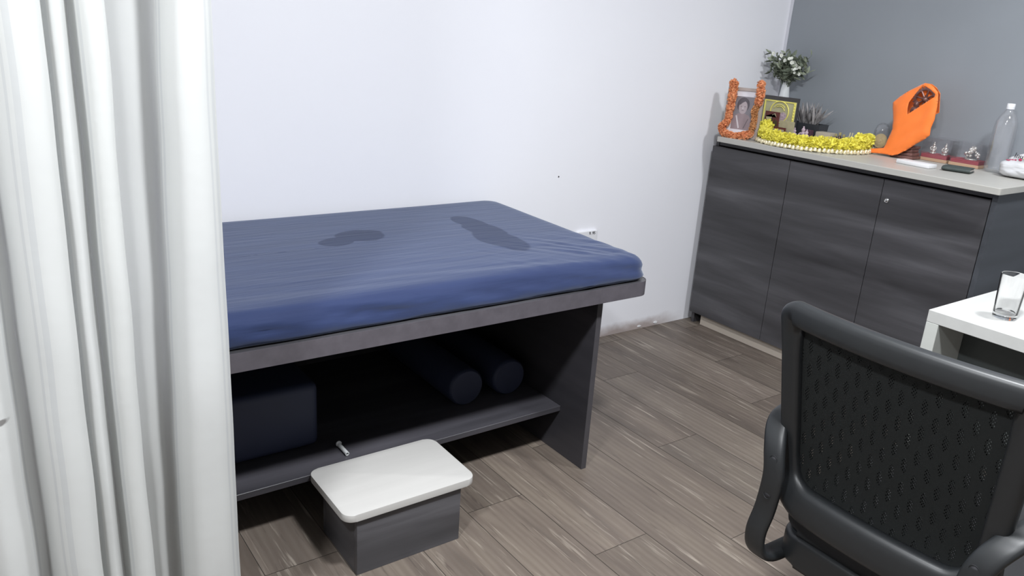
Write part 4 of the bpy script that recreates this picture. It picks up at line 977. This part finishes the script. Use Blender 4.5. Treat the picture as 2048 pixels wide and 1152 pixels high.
# acrylic display cases with silver figures
def case(y0_, y1_, label):
    t = thing('acrylic_case', label, 'display case', (-0.055, (y0_ + y1_) / 2, Z0), 'acrylic cases on the worktop')
    x0_, x1_ = -0.100, -0.012
    bm = NB(); box(bm, (x0_, y0_, Z0), (x1_, y1_, Z0 + 0.013), 0.0015); obj('wooden_base', bm, M['tan'], t)
    bm = NB(); box(bm, (x0_ + 0.005, y0_ + 0.004, Z0 + 0.013), (x1_ - 0.005, y1_ - 0.004, Z0 + 0.028), 0.001); obj('velvet_plinth', bm, M['red'], t)
    bm = NB(); a = (x0_ + 0.002, y0_ + 0.001, Z0 + 0.0135); b = (x1_ - 0.002, y1_ - 0.001, 1.072)
    box(bm, a, b); T = 0.0012; box(bm, (a[0] + T, a[1] + T, a[2] + 0.0002), (b[0] - T, b[1] - T, b[2] - T)); 
    o = obj('acrylic_cover', bm, M['acrylic'], t)
    return t
case(-0.976, -0.858, 'clear acrylic case with red velvet base holding two silver figures, beside the scarf')
case(-1.108, -0.986, 'clear acrylic case with red velvet base holding one silver cluster, beside the bottle')
zc = Z0 + 0.0285
for y_, lb in ((-0.893, 'small silver seated figure in the acrylic case, nearer the orange scarf'), (-0.944, 'small silver seated figure in the same case, farther from the orange scarf')):
    bm = NB(); figurine(bm, (-0.060, y_, zc), 0.050); tag(obj('silver_figure', bm, M['silver'], None, True), lb, 'figurine', 'pair of silver figures in the left case')
bm = NB()
rnd2 = random.Random(11)
lathe(bm, [(0.001, 0), (0.024, 0), (0.024, 0.003), (0.012, 0.005), (0.001, 0.005)], (-0.060, -1.055, zc), 20)
for k in range(30):
    a = rnd2.random() * 6.28; h = rnd2.uniform(0.006, 0.050); r_ = 0.032 * (1 - h / 0.08) * rnd2.random() ** 0.5
    blob(bm, (-0.060 + r_ * math.cos(a) * 0.7, -1.055 + r_ * math.sin(a) * 1.3, zc + h), rnd2.uniform(0.005, 0.009), 2, nz=0.15)
tag(obj('silver_cluster', bm, M['silver'], None, True), 'knobbly silver ornament inside the acrylic case nearest the bottle', 'ornament')

# bottle
BX, BY = -0.095, -1.172
bt = thing('plastic_bottle', 'tall clear plastic bottle with a white screw cap against the grey wall', 'bottle', (BX, BY, Z0))
bm = NB(); pr = [(0.001, 0.004), (0.030, 0.0), (0.040, 0.006), (0.0425, 0.02), (0.0415, 0.06), (0.0425, 0.065), (0.0415, 0.10), (0.0425, 0.14), (0.0415, 0.175), (0.039, 0.20), (0.030, 0.222), (0.019, 0.238), (0.0135, 0.245), (0.0135, 0.258)]
lathe(bm, pr + [(0.0125, 0.258), (0.0125, 0.2455), (0.018, 0.237), (0.029, 0.221), (0.038, 0.1995), (0.0405, 0.174), (0.0405, 0.02), (0.038, 0.0075), (0.001, 0.006)], (BX, BY, Z0), 36)
obj('bottle_body', bm, M['pet'], bt, True)
bm = NB(); lathe(bm, [(0.0148, 0.250), (0.0148, 0.2555), (0.0138, 0.256), (0.0148, 0.2565), (0.0146, 0.269), (0.0135, 0.271), (0.001, 0.271)], (BX, BY, Z0), 28); obj('bottle_cap', bm, M['white'], bt, 'auto')

# white slim box and wallet
def rotbox(bm, cx_, cy_, L, W, h, ang, bev, z=Z0, mi=0):
    box(bm, (-L / 2, -W / 2, 0), (L / 2, W / 2, h), bev, 3, mi)
    for v in bm.verts: pass
bm = NB(); box(bm, (-0.028, -0.073, 0), (0.028, 0.073, 0.016), 0.003, 2); bm.transform(Matrix.Translation((-0.318, -0.965, Z0)) @ Matrix.Rotation(-0.10, 4, 'Z'))
tag(obj('slim_white_box', bm, M['paperbox'], None, 'auto'), 'slim white box lying on the worktop in front of the statuette', 'box')
wl = thing('leather_wallet', 'dark green leather wallet lying between the white box and the plastic bag', 'wallet', (-0.27, -1.12, Z0))
Tm = Matrix.Translation((-0.272, -1.112, Z0)) @ Matrix.Rotation(0.22, 4, 'Z')
bm = NB(); sweep(bm, [Vector(p) for p in crom([(0.040, 0, 0.003), (0.0, 0, 0.003), (-0.030, 0, 0.003), (-0.041, 0, 0.010), (-0.030, 0, 0.017), (0.0, 0, 0.018), (0.038, 0, 0.016)], 5)], Vector((0, 1, 0)), 0.052, 0.0022, 10, False, 6)
bm.transform(Tm); obj('wallet_cover', bm, M['wallet'], wl, 'auto')
bm = NB(); box(bm, (-0.030, -0.049, 0.0056), (0.036, 0.049, 0.0135), 0.001, 1); bm.transform(Tm); obj('wallet_pages', bm, M['pagewhite'], wl)

# white plastic bag with print
pb = thing('plastic_bag', 'crumpled white plastic packet with crimson dots at the worktop end', 'packet', (-0.13, -1.29, Z0))
bm = NB(); q = bmesh.ops.create_icosphere(bm, subdivisions=5, radius=1.0)
bcx, bcy = -0.125, -1.295
def bagpt(d):
    p = 3.6; k = (abs(d.x) ** p + abs(d.y) ** p + abs(d.z) ** p) ** (-1 / p); v = d * k
    n_ = 1 + 0.05 * noise.noise(v * 2.2 + Vector((3, 1, 2))) + 0.02 * noise.noise(v * 7)
    return Vector((bcx + v.x * 0.085 * n_, bcy + v.y * 0.078 * n_, Z0 + 0.034 + v.z * 0.034 * (n_ if v.z > -0.6 else 1)))
for v in q['verts']:
    v.co = bagpt(v.co.normalized()); v.co.z = max(v.co.z, Z0)
obj('packet_body', bm, M['bag'], pb, True)
bm = NB()
for (a, b, s, mi) in ((-0.75, -0.72, 0.006, 0), (-0.70, -0.90, 0.005, 0), (-0.6, 0.55, 0.005, 0), (-0.72, 0.70, 0.005, 0), (-0.55, 0.8, 0.004, 0), (-0.62, -0.95, 0.008, 1), (-0.8, 0.6, 0.004, 0), (-0.35, -0.6, 0.006, 0)):
    c = bagpt(Vector((a, b, 0.95)).normalized()); blob(bm, (c.x, c.y, c.z + 0.0005), s, 2, (1, 1.2, 0.35), mi=mi)
obj('printed_dots', bm, [M['pinkdot'], M['creamdot']], pb, True)
# loose printed flap standing up from the packet, with the lettering on it
bm = NB(); n_ = 10; fl = []
for i in range(n_ + 1):
    y_ = -1.235 - 0.12 * i / n_; h_ = 0.008 + 0.026 * math.sin(min(1.0, i / 6.0) * PI / 2) + 0.002 * noise.noise(Vector((i * 0.9, 0, 0)))
    fl.append([bm.verts.new((-0.150 + 0.10 * k * h_ + 0.003 * noise.noise(Vector((i * 0.5, k, 3))), y_, Z0 + 0.062 + h_ * k)) for k in (0, 0.5, 1.0)])
for i in range(n_):
    for k in range(2): bm.faces.new((fl[i][k], fl[i + 1][k], fl[i + 1][k + 1], fl[i][k + 1]))
r_ = bmesh.ops.extrude_face_region(bm, geom=list(bm.faces))
for v in r_['geom']:
    if isinstance(v, bmesh.types.BMVert): v.co.x += 0.0008
obj('printed_flap', bm, M['bag'], pb, True)
text_mesh('printed_lettering', 'Inu,', 0.026, (-0.1545, -1.274, Z0 + 0.082), (PI / 2 - 0.1, 0.12, -PI / 2), M['ink'], pb, 0.0008)
bm = NB()
for (y_, z_, s_, mi) in ((-1.288, 1.046, 0.006, 0), (-1.309, 1.043, 0.006, 0), (-1.303, 1.052, 0.0055, 1), (-1.262, 1.041, 0.0042, 0), (-1.272, 1.043, 0.0035, 0)):
    blob(bm, (-0.178, y_, z_), s_, 2, (0.3, 1.2, 0.8), mi=mi)
obj('printed_spots', bm, [M['pinkdot'], M['creamdot']], pb, True)
bpy.context.view_layer.update()
